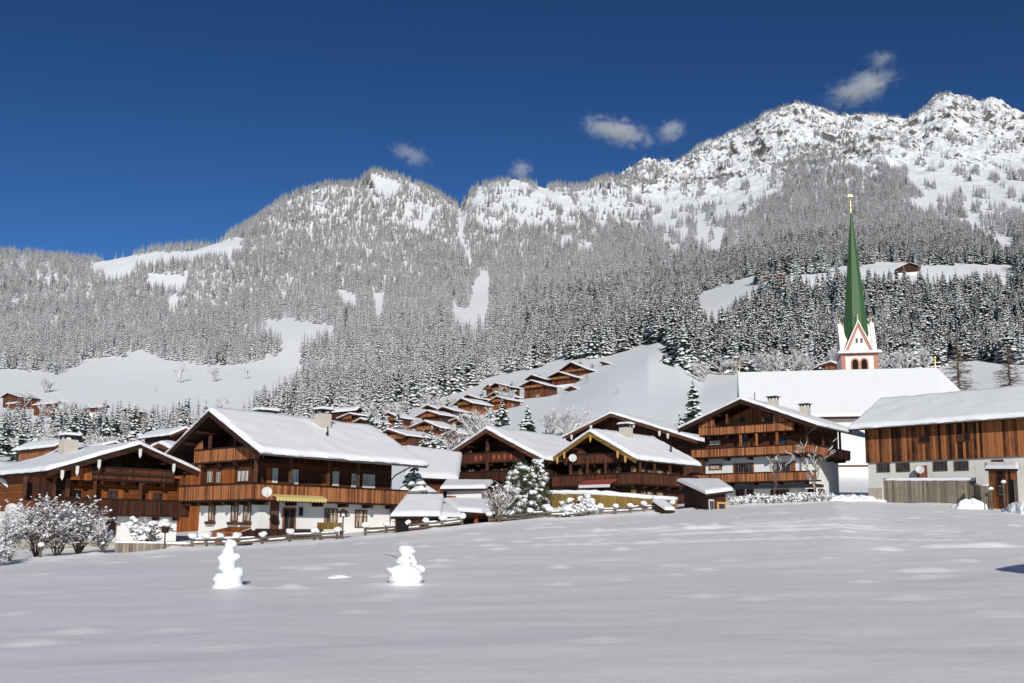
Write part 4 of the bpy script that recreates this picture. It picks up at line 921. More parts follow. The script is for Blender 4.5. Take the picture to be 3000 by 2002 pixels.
for k in range(4):
    c_, s_ = (1,0,-1,0)[k], (0,1,0,-1)[k]
    T = lambda o, a, z: (tx+c_*o-s_*a, ty+s_*o+c_*a, z)
    m = MB(); m.prism([T(hw-.15,-gw,zg0), T(hw-.15,gw,zg0), T(hw-.15,0,zga-.12)], (-c_*(hw-.4), -s_*(hw-.4), 0)); g = m.build('gable', M['plaster_ch'], tw)
    m = MB()
    for sg in (-1, 1):
        m.prism([T(hw-.145,sg*gw*1.0,zg0), T(hw-.145,sg*(gw-.42),zg0), T(hw-.145,0,zga-.95), T(hw-.145,0,zga-.14)], (c_*.05, s_*.05, 0))
    m.build('gable_border', M['salmon'], g)
    m = MB()
    for sg in (-1, 1):
        m.prism([T(hw+.03,sg*(gw+.20),zg0-.05), T(hw+.03,sg*(gw+.06),zg0-.12), T(hw+.03,0,zga-.10), T(hw+.03,0,zga+.20)], (-c_*.55, -s_*.55, 0))
    m.build('gable_snow', M['snow'], g)
    if k == 0:
        for c in (-.26, .40): m = MB(); m.prism([T(hw-.14,a,z) for a, z in arch(c, .27, zg0+1.35, zg0+2.05, 0)], (.05,0,0)); m.build('gable_window', M['metal_dk'], g)
    rod(g, *T(hw-.3,0,zga+.1), .85, .035, .12)
m = MB(); prof = [(zt_+.35,2.02),(zt_+2.2,1.88),(zt_+8.0,1.43),(zt_+12.6,.98),(zt_+17,.58),(zt_+21.9,.10)]; n = 8; vs = []
for z, r in prof: vs += [(tx+r*math.cos(2*math.pi*(j+.5)/n), ty+r*math.sin(2*math.pi*(j+.5)/n), z) for j in range(n)]
fs = [(i*n+j, i*n+(j+1)%n, (i+1)*n+(j+1)%n, (i+1)*n+j) for i in range(len(prof)-1) for j in range(n)]+[tuple((len(prof)-1)*n+j for j in range(n))]
m.add(vs, fs); sp = m.build('spire', M['copper'], tw)
rod(sp, tx, ty, zt_+21.8, 2.1, .045, .11, True)
# ---- small chalets --------------------------------------------------
def mini(label, Apx, Lp, Rp, Y, depth=10, yaw=-40, wallm='plank_hill', low=None, nb=2, group='chalets on the hillside', bal='plank', win='pane', cat='chalet', name='chalet', th=.3, of=1.3, clear=True, sidewin=3, base=None, upper=None, seed=None):
    A = W(*Apx, Y); psi = R(yaw); ex = np.array([math.cos(psi), math.sin(psi)]); ey = np.array([-math.sin(psi), math.cos(psi)])
    def lx(p):
        d = ray(*p); k = (A[:2]@ey)/(d[:2]@ey); q = d*k; return (q[:2]-A[:2])@ex, q[2]+CZ
    xl, zl_ = lx(Lp); xr, zr_ = lx(Rp); wl, wr = max(1.2,-xl), max(1.2,xr)
    c = A[:2]+ey*depth*.5; g = base if base is not None else min(ground(*(A[:2]+ex*wr*.6+ey*1.2)), ground(*c))-.3
    pl, pr = max(.2,(A[2]-zl_)/wl), max(.2,(A[2]-zr_)/wr)
    sd = seed or int(abs(A[0]*7+A[1]))%97+1
    drop = max(A[2]-g-pl*wl-2.2, 1.0)
    h = House(name, label, cat, A, yaw, wl, wr, pl, pr, depth, g, of=of, ob=.9, ol=min(1.2,wl*.25), zf=(drop*low if low else -1), rec=.5 if nb else 0, th=th, wallm=wallm, upperm=upper or wallm, group=group, seed=sd, plinth=False, detail=False, barge='trimwood')
    Hh = h.H; ev = min(h.zroof(h.xl), h.zroof(h.xr)); yg = h.of
    for k in range(nb):
        z0 = ev-1.9-2.5*k if k else ev-.55
        if z0 < .4: break
        h.balcony([(h.xl-(.7 if k else -.5),.35),(h.xr+(.7 if k else -.5),.35)]+([(h.xr+.7,depth-1.2)] if k else []), z0, z0+.85, bal, .95, brackets=False)
        for f in (.22,.5,.78):
            x = h.xl+(h.xr-h.xl)*f; zz0 = z0+.95 if k else z0+.35
            h.window((x-.45,x+.45,zz0-.55,zz0+.75), 'y', yg+(0 if k else .5), None, 'trimwood', win if f != .5 else 'pane_wht', mull=1, raw=True)
    for k in range(sidewin):
        y = 2+(depth-4)*(k+.5)/max(1,sidewin); h.window((y-.5,y+.5,ev-1.75,ev-.6), 'x', h.xr, None, 'trimwood', 'pane', mull=1, raw=True)
    if clear: CLEAR.append((float(c[0]), float(c[1]), max(wl+wr, depth)*.62))
    return h
mini('topmost large chalet of the hillside, under the dark spruces beside the white meadow', (1672,1059),(1636,1085),(1724,1081),370,7,bal='plank')
mini('second highest brown chalet on the hillside with white lower windows', (1636,1087),(1603,1103),(1682,1102),345,6,low=.4,bal='plank')
mini('wide orange brown chalet with a long right side, left of the small dark barn', (1555,1112),(1521,1130),(1603,1127),320,8,bal='plank')
mini('dark gabled roof peeping out behind the wide orange brown hill chalet', (1557,1096),(1537,1110),(1597,1109),352,9,wallm='plank_dk',nb=0)
h = mini('small dark plank barn alone at the edge of the white hill meadow', (1673,1129),(1653,1140),(1691,1137),312,9,wallm='plank',nb=0,cat='barn',name='barn',sidewin=0)
h = mini('chalet with bright red orange wall behind a spruce, halfway up the hillside', (1455,1159),(1428,1175),(1487,1168),285,8,wallm='plank_or',bal='plank',low=.3)
mini('dark gable directly behind the red orange hillside chalet', (1450,1145),(1421,1163),(1492,1158),301,7,wallm='plank_dk',nb=1)
mini('brown chalet half hidden by trees left of the wide hill chalet', (1451,1120),(1432,1132),(1500,1132),332,6,nb=1,bal='plank')
mini('leftmost small gable of the upper hillside row among frosted trees', (1430,1124),(1414,1138),(1448,1134),338,8,nb=1)
mini('small yellow timber hut at the top of the hill meadow', (1763,1057),(1757,1061),(1786,1064),395,6,wallm='board_yel',nb=0,cat='hut',name='hut',sidewin=0)
mini('bright orange three storey chalet with stacked long balconies on the hillside', (1351,1164),(1327,1183),(1384,1178),270,9,wallm='plank_or',bal='barge_yel',nb=3)
mini('dark empty gable behind the bright orange three storey chalet', (1369,1154),(1352,1164),(1402,1165),300,7,wallm='plank_dk',nb=0)
mini('dark red brown gable left of the bright orange three storey chalet', (1296,1189),(1280,1199),(1334,1201),262,6,wallm='plank_dk',nb=0)
mini('snow roofed cottage with thin dark gable at the far left of the hillside rows', (1252,1184),(1236,1193),(1280,1195),282,6,wallm='plank_dk',nb=0)
mini('broad chalet with reddish long side balcony above the spruce covered garden', (1252,1200),(1217,1218),(1288,1212),240,7,bal='plank',low=.3)
mini('dark brown chalet with a shaded balcony below the bright orange one', (1358,1213),(1315,1231),(1402,1227),225,6,wallm='plank_dk',bal='plank_hill')
mini('lower orange brown chalet with two snowy spruces in front of its gable', (1244,1230),(1199,1249),(1292,1250),205,6,wallm='plank',bal='plank')
mini('small gable peeping over shrubs, lowest right of the hillside chalets', (1329,1257),(1292,1273),(1347,1267),198,5,nb=1)
mini('low chalet showing a dark gable behind the ridge of the big balcony chalet', (1136,1254),(1122,1262),(1190,1272),190,10,nb=1,low=.5)
mini('tall narrow orange house with three balcony bands among spruces', (1138,1206),(1126,1212),(1170,1221),240,6,wallm='plank',bal='plank_or',nb=3)
mini('dark house seen from its eave side above the big chalet ridge', (1055,1190),(1043,1199),(1066,1202),252,12,yaw=55,wallm='plank_dk',nb=0)
mini('small reddish gabled house in front of the dark eave side house', (1024,1208),(987,1220),(1040,1212),234,6,wallm='plank',nb=1)
mini('low pale brown gable just above the big chalet roof between spruces', (1056,1223),(1034,1235),(1090,1234),228,6,nb=0,wallm='plank_hill')
# farms on the far meadow
G = 'farmhouses on the far left meadow'
mini('dark brown farmhouse at the left picture edge on the far meadow', (22,1150),(1,1158),(55,1161),560,14,wallm='plank_hill',nb=0,group=G,clear=False)
mini('long red brown farmhouse with snowy roof on the far meadow', (174,1174),(156,1181),(181,1180),520,18,yaw=62,wallm='plank_hill',nb=0,group=G,clear=False)
mini('long farmhouse with white lower wall on the far meadow', (316,1185),(302,1191),(323,1192),500,18,yaw=62,wallm='plank_hill',low=.9,nb=0,group=G,clear=False)
mini('small gabled cottage half behind the spruce belt on the far meadow', (372,1194),(356,1200),(392,1203),480,9,nb=0,group=G,clear=False)
mini('low shed beside the dark brown farmhouse on the far meadow', (52,1177),(46,1180),(57,1180),548,9,yaw=62,nb=0,group=G,cat='shed',name='shed',clear=False,sidewin=0)
G = 'hay huts on the far meadow'
mini('little brown hay hut alone in the middle of the far snowy meadow', (504,1091),(491,1097),(524,1099),760,7,wallm='plank_hill',nb=0,group=G,cat='hut',name='hut',clear=False,sidewin=0,th=.5)
mini('little brown hay hut next to two lone spruces at the wood edge', (88,1084),(78,1091),(97,1090),800,7,wallm='plank_hill',nb=0,group=G,cat='hut',name='hut',clear=False,sidewin=0,th=.5)
mini('farmhouse with white lower storey on the high terrace right of the steeple', (2664,768),(2622,789),(2698,779),620,12,wallm='plank_dk',low=.8,nb=0,group='farms on the high terrace',clear=True,yaw=-20,base=W(2660,803,620)[2])
mini('long orange brown shed on the high terrace left of the steeple', (2300,799),(2262,806),(2306,806),622,8,yaw=50,wallm='plank_or',nb=0,group='farms on the high terrace',cat='shed',name='shed',sidewin=0)
# roofs around the left chalet
mini('brown house with long snowy roof behind the left edge chalet', (204,1282),(161,1301),(238,1302),120,12,yaw=50,wallm='plank',low=.5,nb=0,group='houses behind the left edge chalet',clear=False)
mini('brown gable with white verge rising behind the left edge chalet roof', (187,1303),(124,1332),(216,1318),92,9,wallm='plank_hill',nb=0,group='houses behind the left edge chalet',clear=False)
mini('tiny snowy roof between the two left chalets and the spruce belt', (338,1291),(300,1300),(350,1299),140,7,yaw=45,wallm='plank_dk',nb=0,group='houses behind the left edge chalet',clear=False)
mini('orange gable squeezed between the two large left chalets', (468,1291),(436,1304),(500,1306),88,8,wallm='plank_or',nb=0,group='houses behind the left edge chalet',clear=False)
mini('dark low roof left of the ridge of the big balcony chalet', (545,1249),(500,1268),(575,1262),130,9,yaw=48,wallm='plank_dk',nb=0,group='houses behind the left edge chalet',clear=False)
mini('house at the left picture edge with snowy roof and orange plank wall', (-60,1345),(-95,1440),(40,1428),66,10,yaw=-30,wallm='plank_or',nb=0,group='houses at the village edge',clear=False,base=.3)
mini('small chalet with orange gable just left of the church tower', (2434,1056),(2398,1067),(2470,1068),175,8,wallm='plank_or',nb=1,group='houses at the village edge',clear=False,bal='plank')
# ---- sheds with a single snowy roof plane ---------------------------
def loc_of(root, p):
    a = root.rotation_euler[2]; d = np.array(p, float)-np.array([*root.location]); return np.array([d[0]*math.cos(a)+d[1]*math.sin(a), -d[0]*math.sin(a)+d[1]*math.cos(a), d[2]])
def shed(name, label, cat, FL, FR, BR, BL, zb, wallm='plank_dk', th=.28, ins=(.35,.2,.25,.25), group='garages and sheds between the chalets', front=True, deck='beam'):
    P_ = [W(*p) for p in (FL, FR, BR, BL)]; c = sum(P_)/4; o0 = np.array([c[0], c[1], zb]); an = math.atan2(P_[1][1]-P_[0][1], P_[1][0]-P_[0][0]); root = empty(name, tuple(o0), an, label, cat, group)
    Q = [loc_of(root, p)-np.array([0,0,th]) for p in P_]
    m = MB(); m.add(Q+[q-np.array([0,0,.16]) for q in Q], [(0,1,2,3),(7,6,5,4),(0,4,5,1),(1,5,6,2),(2,6,7,3),(3,7,4,0)]); rf = m.build('roof', M[deck], root)
    n = 14; e = np.array([0,.012,.035,.075]); u = np.concatenate([e, np.linspace(.12,.88,n), 1-e[::-1]]); U, V = np.meshgrid(u, u)
    B = lambda a, b: (1-a)*(1-b)*Q[0][:,None,None]+a*(1-b)*Q[1][:,None,None]+a*b*Q[2][:,None,None]+(1-a)*b*Q[3][:,None,None]
    a2, b2 = (U-.5)*1.03+.5, (V-.5)*1.03+.5; base_ = B(a2, b2); d = np.minimum(np.minimum(U,1-U), np.minimum(V,1-V))
    pr = np.sqrt(np.clip(1-(1-np.clip(d/.075,0,1))**2,0,1)); T = th*pr*(1+.18*fbm(U*5+zb,V*5,3,int(abs(c[0])*3)))+.004
    top = base_.copy(); top[2] += T; bot = base_.copy(); bot[2] += .004; nr, nc = U.shape; N0 = nr*nc
    v = np.concatenate([top.reshape(3,-1).T, bot.reshape(3,-1).T]); f = gridfaces(nr,nc); id_ = np.arange(N0).reshape(nr,nc); rim = []
    for idx in (list(id_[0][::-1]), list(id_[-1]), list(id_[:,0]), list(id_[::-1,-1])): rim += [(a,b,b+N0,a+N0) for a,b in zip(idx[:-1], idx[1:])]
    o = bpy.data.objects.new('snow_cover', npmesh('snow_cover', v, np.concatenate([f, f[:,::-1]+N0, np.array(rim)]), M['snow'])); COL.objects.link(o); o.parent = rf
    ex = (Q[1]-Q[0]); lx_ = np.linalg.norm(ex); ey = Q[3]-Q[0]; ly = np.linalg.norm(ey)
    f0, b0, l0, r0 = ins[0]/ly, ins[1]/ly, ins[2]/lx_, ins[3]/lx_
    def S(a, b): return (1-a)*(1-b)*Q[0]+a*(1-b)*Q[1]+a*b*Q[2]+(1-a)*b*Q[3]-np.array([0,0,.165])
    C_ = [S(l0,f0), S(1-r0,f0), S(1-r0,1-b0), S(l0,1-b0)]; D_b = [np.array([q[0],q[1],-1.0]) for q in C_]
    m = MB(); m.add(D_b+C_, [(3,2,1,0),(4,5,6,7),(0,1,5,4),(1,2,6,5),(2,3,7,6),(3,0,4,7)]); w = m.build('wall', M[wallm], root)
    return root, C_, w
def on_front(C_, root, u0, u1, z0, z1, name, mat, d=.04):
    a, b = C_[0], C_[1]; dr = (b-a)[:2]; L = np.linalg.norm(dr); dr = dr/L; nr = np.array([dr[1], -dr[0]])
    p = a[:2]+dr*L*u0; q = a[:2]+dr*L*u1; m = MB()
    m.prism([(*(p+nr*.003),z0),(*(q+nr*.003),z0),(*(q+nr*.003),z1),(*(p+nr*.003),z1)], (*(nr*d),0)); return m.build(name, M[mat], root)
def gzp(px, py, Y): w = W(px, py, Y); return gz(w[0], w[1])
r, C_, w = shed('carport', 'carport with a smooth snowy roof beside the big balcony chalet', 'carport', (1146,1499,57.5),(1292,1499,60.5),(1299,1445,64.6),(1190,1445,62.4), 1.0, 'plank_mid')
on_front(C_, r, .03, .30, .1, 1.55, 'opening', 'black'); on_front(C_, r, .34, .62, .1, 1.5, 'wood_stack', 'board_yel' if False else 'plank_mid'); on_front(C_, r, .66, .71, .0, 1.75, 'post', 'plank_or', .12); on_front(C_, r, .75, .98, .1, 1.5, 'opening', 'black')
r, C_, w = shed('shed', 'small lean-to with a snowy roof squeezed between two carports', 'shed', (1293,1502,61),(1354,1503,62.5),(1330,1477,65.5),(1298,1472,65), 1.3, 'plank_mid'); on_front(C_, r, .1, .9, .1, 1.2, 'opening', 'black')
r, C_, w = shed('carport', 'open timber carport behind the snowy bare shrub', 'carport', (1343,1486,63.5),(1526,1499,67),(1452,1460,70),(1300,1456,66.8), 1.6, 'black', ins=(1.2,.2,.6,.6))
a, b = W(1343,1486,63.5), W(1526,1499,67)
for f_ in (.08,.36,.62,.93):
    p = a+(b-a)*f_; m = MB(); q = loc_of(r, p); m.box(q[0]-.11, q[1]+.5, -1, q[0]+.11, q[1]+.72, q[2]-.3); m.build('post', M['plank_or'], r)
m = MB(); q0 = loc_of(r, a); q1 = loc_of(r, b); m.bar(q0+(0,.6,-.50), q1+(0,.6,-.50), .16, .3); m.build('beam', M['trimwood'], r)
r, C_, w = shed('shed', 'grey plastered outbuilding with thick snow roof in front of the dark chalet', 'shed', (1291,1422,73),(1423,1421,75.5),(1444,1404,80),(1306,1404,78.5), 2.6, 'plaster', ins=(.7,.3,.5,.5))
on_front(C_, r, .36, .50, .0, 1.5, 'door', 'winframe'); on_front(C_, r, .0, .16, -.5, 1.7, 'side_panel', 'plank_or', .5); on_front(C_, r, .86, 1.0, -.5, 1.3, 'side_panel', 'plank_or', .5)
r, C_, w = shed('outbuilding', 'brown outbuilding with a wide snowy roof behind the garden conifer', 'outbuilding', (1188,1384,76),(1342,1392,80),(1352,1322,87.5),(1190,1300,84), 2.0, 'log_red', th=.35, ins=(.9,.3,.3,.3))
on_front(C_, r, .1, .35, 1.2, 2.6, 'opening', 'black'); on_front(C_, r, .62, .66, .0, 3.0, 'post', 'plank', .1)
r, C_, w = shed('shed', 'garden shed with yellow framed window right of the red awning chalet', 'shed', (2068,1436,66.5),(2147,1426,68.5),(2108,1401,75),(1984,1399,73), 2.5, 'log_dk', ins=(.5,.3,.4,.7))
on_front(C_, r, .50, .98, .62, 1.36, 'window_frame', 'winyel', .05); on_front(C_, r, .58, .90, .76, 1.22, 'pane', 'pane', .075); on_front(C_, r, .06, .32, .0, 1.5, 'door', 'winwhite', .05); on_front(C_, r, .09, .18, .2, 1.4, 'pane', 'pane', .07); on_front(C_, r, .20, .29, .2, 1.4, 'pane', 'pane', .07)
r, C_, w = shed('woodshed', 'low woodshed under a slanting snowy lid beside the garden shed', 'shed', (1948,1486,66.3),(1977,1487,67),(1946,1463,69),(1912,1462,68.3), 2.3, 'plank_mid', ins=(.15,.1,.1,.1), th=.2)
r, C_, w = shed('hut', 'small orange plank hut with flat snowy roof and dark doorway before the barn', 'hut', (2885,1364,68.5),(2981,1364,66.2),(2981,1353,69),(2885,1353,71), gzp(2930,1450,68)-.1, 'barnwood', th=.24, ins=(.15,.1,.25,.1))
on_front(C_, r, .70, .90, .25, 2.1, 'doorway', 'black'); on_front(C_, r, .33, .52, 1.05, 1.75, 'window_frame', 'fencewood', .05); on_front(C_, r, .37, .48, 1.15, 1.65, 'pane', 'pane', .07); on_front(C_, r, .905, .985, .2, 2.1, 'door', 'board_grey', .08)
# board walls
def boardwall(name, label, pts_top, zbot, mat, cat, snow=.28, thick=.12, group=None, n=6):
    an = math.atan2(pts_top[1][1]-pts_top[0][1], pts_top[1][0]-pts_top[0][0]); root = empty(name, (pts_top[0][0], pts_top[0][1], zbot[0]), an, label, cat, group); o0 = np.array([*root.location]); m = MB(); sv = MB()
    for i in range(len(pts_top)-1):
        a, b = loc_of(root, pts_top[i]), loc_of(root, pts_top[i+1]); za, zb_ = zbot[i]-o0[2], zbot[i+1]-o0[2]
        d = (b-a)[:2]; d = d/np.linalg.norm(d); nr = np.array([-d[1], d[0], 0])*thick
        m.prism([(a[0],a[1],za),(b[0],b[1],zb_),b,a], nr)
        k = max(2, int(np.linalg.norm(b-a)/.4)); rg_ = np.random.default_rng(int(abs(a[0])*10)+3)
        tp = [a+(b-a)*j/k+nr*.5+np.array([0,0,snow*.30*rg_.uniform(.8,1.3)]) for j in range(k+1)]
        sv.tube(tp, [snow*.62*rg_.uniform(.85,1.15) for _ in tp], 8)
    w = m.build('boards', M[mat], root); sv.build('snow_cap', M['snow_lump'], w, True); return root
pt_ = [W(1552,1446,70), W(1745,1447,67.2), W(1915,1461,69), W(1984,1466,70.5)]
boardwall('board_fence', 'yellow green board fence with a thick cap of snow under the red awning', pt_, [W(1552,1486,70)[2], W(1745,1490,67.2)[2], W(1915,1494,69)[2], W(1984,1492,70.5)[2]], 'board_yel', 'fence')
rw = empty('retaining_wall', tuple(W(1552,1524,69.9)), 0, 'pale garage front with two dark openings under the yellow green board fence', 'wall'); o0 = np.array([*rw.location])
a, b = W(1552,1489,69.9)-o0, W(1690,1491,67.9)-o0; m = MB(); m.prism([(a[0],a[1],-.6),(b[0],b[1],-.6),b,a], (.1,.5,0)); m.build('wall', M['plaster_old'], rw)
for f0, f1 in ((.02,.20),(.33,.60),(.70,.92)):
    p, q = a+(b-a)*f0, a+(b-a)*f1; m = MB(); m.prism([(p[0]-.003,p[1]-.004,-.4),(q[0]-.003,q[1]-.004,-.4),(q[0]-.003,q[1]-.004,.62),(p[0]-.003,p[1]-.004,.62)], (-.02,-.02,0)); m.build('opening', M['black'], rw)
p0, p1 = W(2588,1408,75.5), W(2856,1408,70.2)
boardwall('manure_pit_wall', 'low weathered grey board wall with drooping snow in front of the barn', [p0, p1], [gz(p0[0],p0[1])-.4, gz(p1[0],p1[1])-.4], 'board_grey', 'wall', .22, .2)
p = [W(2856,1420,69.3), W(2872,1423,68.0), W(2893,1424,67.6), W(2900,1422,69)]
boardwall('wooden_bin', 'greenish weathered board bin in front of the orange plank hut', p, [gz(q[0],q[1])-.4 for q in p], 'board_grey', 'bin', .12, .1)
p = [W(338,1590,50.5), W(470,1592,51), W(560,1594,51.6)]
boardwall('picket_fence', 'low weathered picket fence before the white wall of the left chalet', p, [gz(q[0],q[1])-.2 for q in p], 'board_grey', 'fence', .10, .06)
# ------------------------------------------------------------------ fence posts, snowmen, shrubs, garden things
def split_build(mb, root, names, mats):
    for k, (nm, mt) in enumerate(zip(names, mats)):
        fs = [f for f, m_ in zip(mb.f, mb.m) if m_ == k]
        if not fs: continue
        used = sorted({i for f in fs for i in f}); mp = {u: i for i, u in enumerate(used)}
        q = MB(); q.v = [mb.v[u] for u in used]; q.f = [tuple(mp[i] for i in f) for f in fs]; q.m = [0]*len(fs); q.build(nm, mt, root)
def at(px, Y, py=1500): w = W(px, py, Y); return w[0], w[1], gz(w[0], w[1])
POSTS = [(564,1580,51.5),(605,1579,51.8),(645,1578,52.1),(694,1576,52.5),(770,1571,53.2),(850,1564,54),(923,1558,55),(988,1554,55.7),(1071,1539,57),(1133,1536,58),(1191,1533,58.8),(1247,1529,59.6),(1298,1526,60.4),(1354,1521,61.3),
         (1434,1517,62.5),(1495,1514,63.4),(1553,1510,64.2),(1608,1506,65),(1660,1501,65.7),(1711,1497,66.4),(1758,1495,67),(1804,1491,67.7),(1846,1490,68.1),(1886,1487,68.6),(1927,1485,69),(1970,1482,69.5)]
def fence(idx, label, rails=2, rail_snow=True):
    b = POSTS[idx[0]]; x0, y0, z0 = at(b[0], b[2], b[1]); root = empty('rail_fence', (x0,y0,z0), 0, label, 'fence', 'rail fences along the snow field'); o0 = np.array([x0,y0,z0]); tops = []
    for i in idx:
        px, py, Y = POSTS[i]; x, y, z = at(px, Y, py); zt_ = W(px, py, Y)[2]-.12; zt_ = min(max(zt_, z+.42), z+.95); tops.append((np.array([x,y,zt_]), z))
        m = MB(); rr = .085; m.tube([(x-x0,y-y0,z-z0-.4),(x-x0+RNG.normal(0,.02),y-y0,zt_-z0)], [rr,rr*.95], 8); p = m.build('post', M['fencewood'], root)
        m = MB(); s_ = RNG.uniform(.19,.25); m.blob((x-x0,y-y0,zt_-z0+s_*.62), (s_*1.12,s_*1.12,s_*.82), int(RNG.integers(1e6)), 3, .12); m.build('snow_cap', M['snow_lump'], p, True)
    for (a, za), (b, zb_) in zip(tops[:-1], tops[1:]):
        for k in range(rails):
            f_ = (.80,.36,.1)[k]; p = np.array([a[0],a[1],za+(a[2]-za)*f_])-o0+(0,-.09,0); q = np.array([b[0],b[1],zb_+(b[2]-zb_)*f_])-o0+(0,-.09,RNG.normal(0,.02))
            m = MB(); m.bar(p, q, .06, .13); rl = m.build('rail', M['fencewood'], root)
            if rail_snow and RNG.random() < .75:
                m = MB(); n = 6; f0 = RNG.uniform(0,.3); f1 = RNG.uniform(.6,1); m.tube([p+(q-p)*(f0+(f1-f0)*j/n)+(0,0,.085) for j in range(n+1)], [.025]+[.055*RNG.uniform(.7,1.2) for _ in range(n-1)]+[.025], 6); m.build('rail_snow', M['snow_lump'], rl, True)
fence(range(0,8), 'rail fence with snow capped posts in front of the big balcony chalet')
fence(range(8,14), 'rail fence with snow capped posts in front of the carport beside the big chalet')
fence(range(14,26), 'long rail fence with snow capped posts below the yellow green board fence')
# lone posts with snow balls
for (px, py, Y, lab) in ((119,1620,46.5,'short post with snow cap at the left end of the snow field'),(2903,1436,66.6,'thin stake with a snow ball in front of the orange plank hut'),(2940,1416,65.8,'taller dark stake left of the dark doorway of the plank hut')):
    x, y, z = at(px, Y, py); zt_ = max(W(px, py, Y)[2], z+.5); root = empty('stake', (x,y,z), 0, lab, 'stake', 'stakes along the snow field')
    m = MB(); m.tube([(0,0,-.3),(0,0,zt_-z)], .06, 7); m.build('post', M['fencewood'], root); m = MB(); m.blob((0,0,zt_-z+.1), (.17,.17,.13), 5, 2, .12); m.build('snow_cap', M['snow_lump'], root, True)
# snowmen
def on_field(px, py):
    Ys = np.arange(12, 62, .1); best = min(Ys, key=lambda Y: abs(proj(*(lambda w: (w[0], w[1], gz(w[0], w[1])))(W(px, py, Y)))[1]-py)); w = W(px, py, best)
    return w[0], w[1], gz(w[0], w[1]), float(best)
def snowman(label, px, py, Y, parts, scale):
    x, y, z, Yf = on_field(px, py); scale *= Yf/Y; root = empty('snowman', (x,y,z), 0, label, 'snowman', 'snowmen on the snow field')
    for nm, blobs in parts:
        m = MB()
        for (cx, cy, cz, rx, ry, rz, sd) in blobs: m.blob((cx*scale,cy*scale,cz*scale), (rx*scale,ry*scale,rz*scale), sd, 3, .13)
        o = m.build(nm, M['snow_lump'], root, True)
        root['size_m'] = scale; rm = o.modifiers.new('join', 'REMESH'); rm.mode = 'VOXEL'; rm.voxel_size = .024; rm.use_smooth_shade = True
        sm = o.modifiers.new('soften', 'SMOOTH'); sm.iterations = 3
    return root
snowman('slim leaning snowman of stacked snow blocks, left of the other one', 668, 1722, 23.3, [
    ('base_ball', [(-.02,0,.14,.34,.32,.22,1),(.02,0,.02,.37,.35,.14,2),(.10,.02,.30,.23,.24,.15,3),(-.16,0,.22,.20,.22,.12,4),(.24,.02,.38,.11,.14,.10,5)]),
    ('middle_ball', [(-.02,0,.55,.205,.2,.17,6),(.00,0,.68,.24,.2,.10,7),(.17,0,.73,.10,.12,.075,8),(-.17,0,.68,.09,.12,.11,9),(-.07,0,.44,.17,.18,.10,14)]),
    ('head', [(-.02,0,.86,.14,.14,.13,10),(.02,0,1.00,.145,.145,.115,11),(.03,0,1.05,.13,.13,.08,12)])], 1.02)
snowman('plump rounded snowman with a broad cap, right of the slim one', 1187, 1712, 24.6, [
    ('base_ball', [(0,0,.12,.40,.36,.20,21),(.02,0,.32,.43,.36,.17,22),(.34,0,.36,.17,.2,.14,23),(-.34,0,.33,.15,.2,.13,24),(.05,-.05,-.02,.50,.44,.10,25)]),
    ('middle_ball', [(.02,0,.60,.24,.23,.17,26),(-.14,0,.60,.11,.14,.10,27),(.14,0,.56,.14,.16,.14,28)]),
    ('head', [(.01,0,.84,.24,.22,.10,29),(0,0,.92,.20,.19,.09,30),(.02,0,.77,.15,.16,.1,31)])], .98)
sm2 = [o_ for o_ in bpy.data.objects if o_.name.startswith('snowman') and 'plump' in o_.get('label','')][0]
k2 = sm2['size_m']; S3 = lambda *p: tuple(q*k2 for q in p)
m = MB(); m.tube([S3(*q) for q in ((-.18,-.05,.66),(-.38,-.08,.74),(-.56,-.09,.76))], [.014,.010,.006], 5); m.build('stick_arm', M['bark'], sm2)
for bx, bz in ((.13,.70),(.17,.55)): m = MB(); m.blob(S3(bx,-.25 if bz > .6 else -.36,bz*.985), .024, 3, 1, .2); m.build('pebble', M['bark'], sm2)
x, y, z, _Y = on_field(991, 1693); m = MB(); m.blob((0,0,.0), (.34,.3,.10), 41, 3, .1); m.blob((.2,.1,-.01), (.3,.25,.07), 42, 3, .1); o = m.build('snow_heap', M['snow_lump'], None, True); o.location = (x,y,z); tag(o, 'low white snow heap lying between the two snowmen', 'snow heap')
for (px, py, Y, rx, ry, rz, lab) in ((2490,1458,74.5,2.6,1.2,.85,'rounded snow bank at the mouth of the shaded alley beside the barn'),(2842,1452,68.2,1.1,.8,1.05,'lumpy pile of shovelled snow in front of the weathered board wall'),(3030,1440,63.5,1.6,2.2,1.2,'high snow bank at the right picture edge beside the plank hut')):
    x, y, z = at(px, Y, py); m = MB(); m.blob((0,0,-.1), (rx,ry,rz*.8), int(px), 4, .16)
    for k in range(7): a = RNG.uniform(0,6.28); m.blob((math.cos(a)*rx*.8,math.sin(a)*ry*.7,0), (rx*.35,ry*.4,rz*.35), int(RNG.integers(1e6)), 2, .25)
    o = m.build('snow_pile', M['snow_lump'], None, True); o.location = (x,y,z); tag(o, lab, 'snow pile', 'snow piles at the village edge')
    rm = o.modifiers.new('join', 'REMESH'); rm.mode = 'VOXEL'; rm.voxel_size = .07; rm.use_smooth_shade = True
    tx_ = bpy.data.textures.new('lumps', 'CLOUDS'); tx_.noise_scale = .45; tx_.noise_depth = 3; dm = o.modifiers.new('lumps', 'DISPLACE'); dm.texture = tx_; dm.strength = .45; dm.mid_level = .55
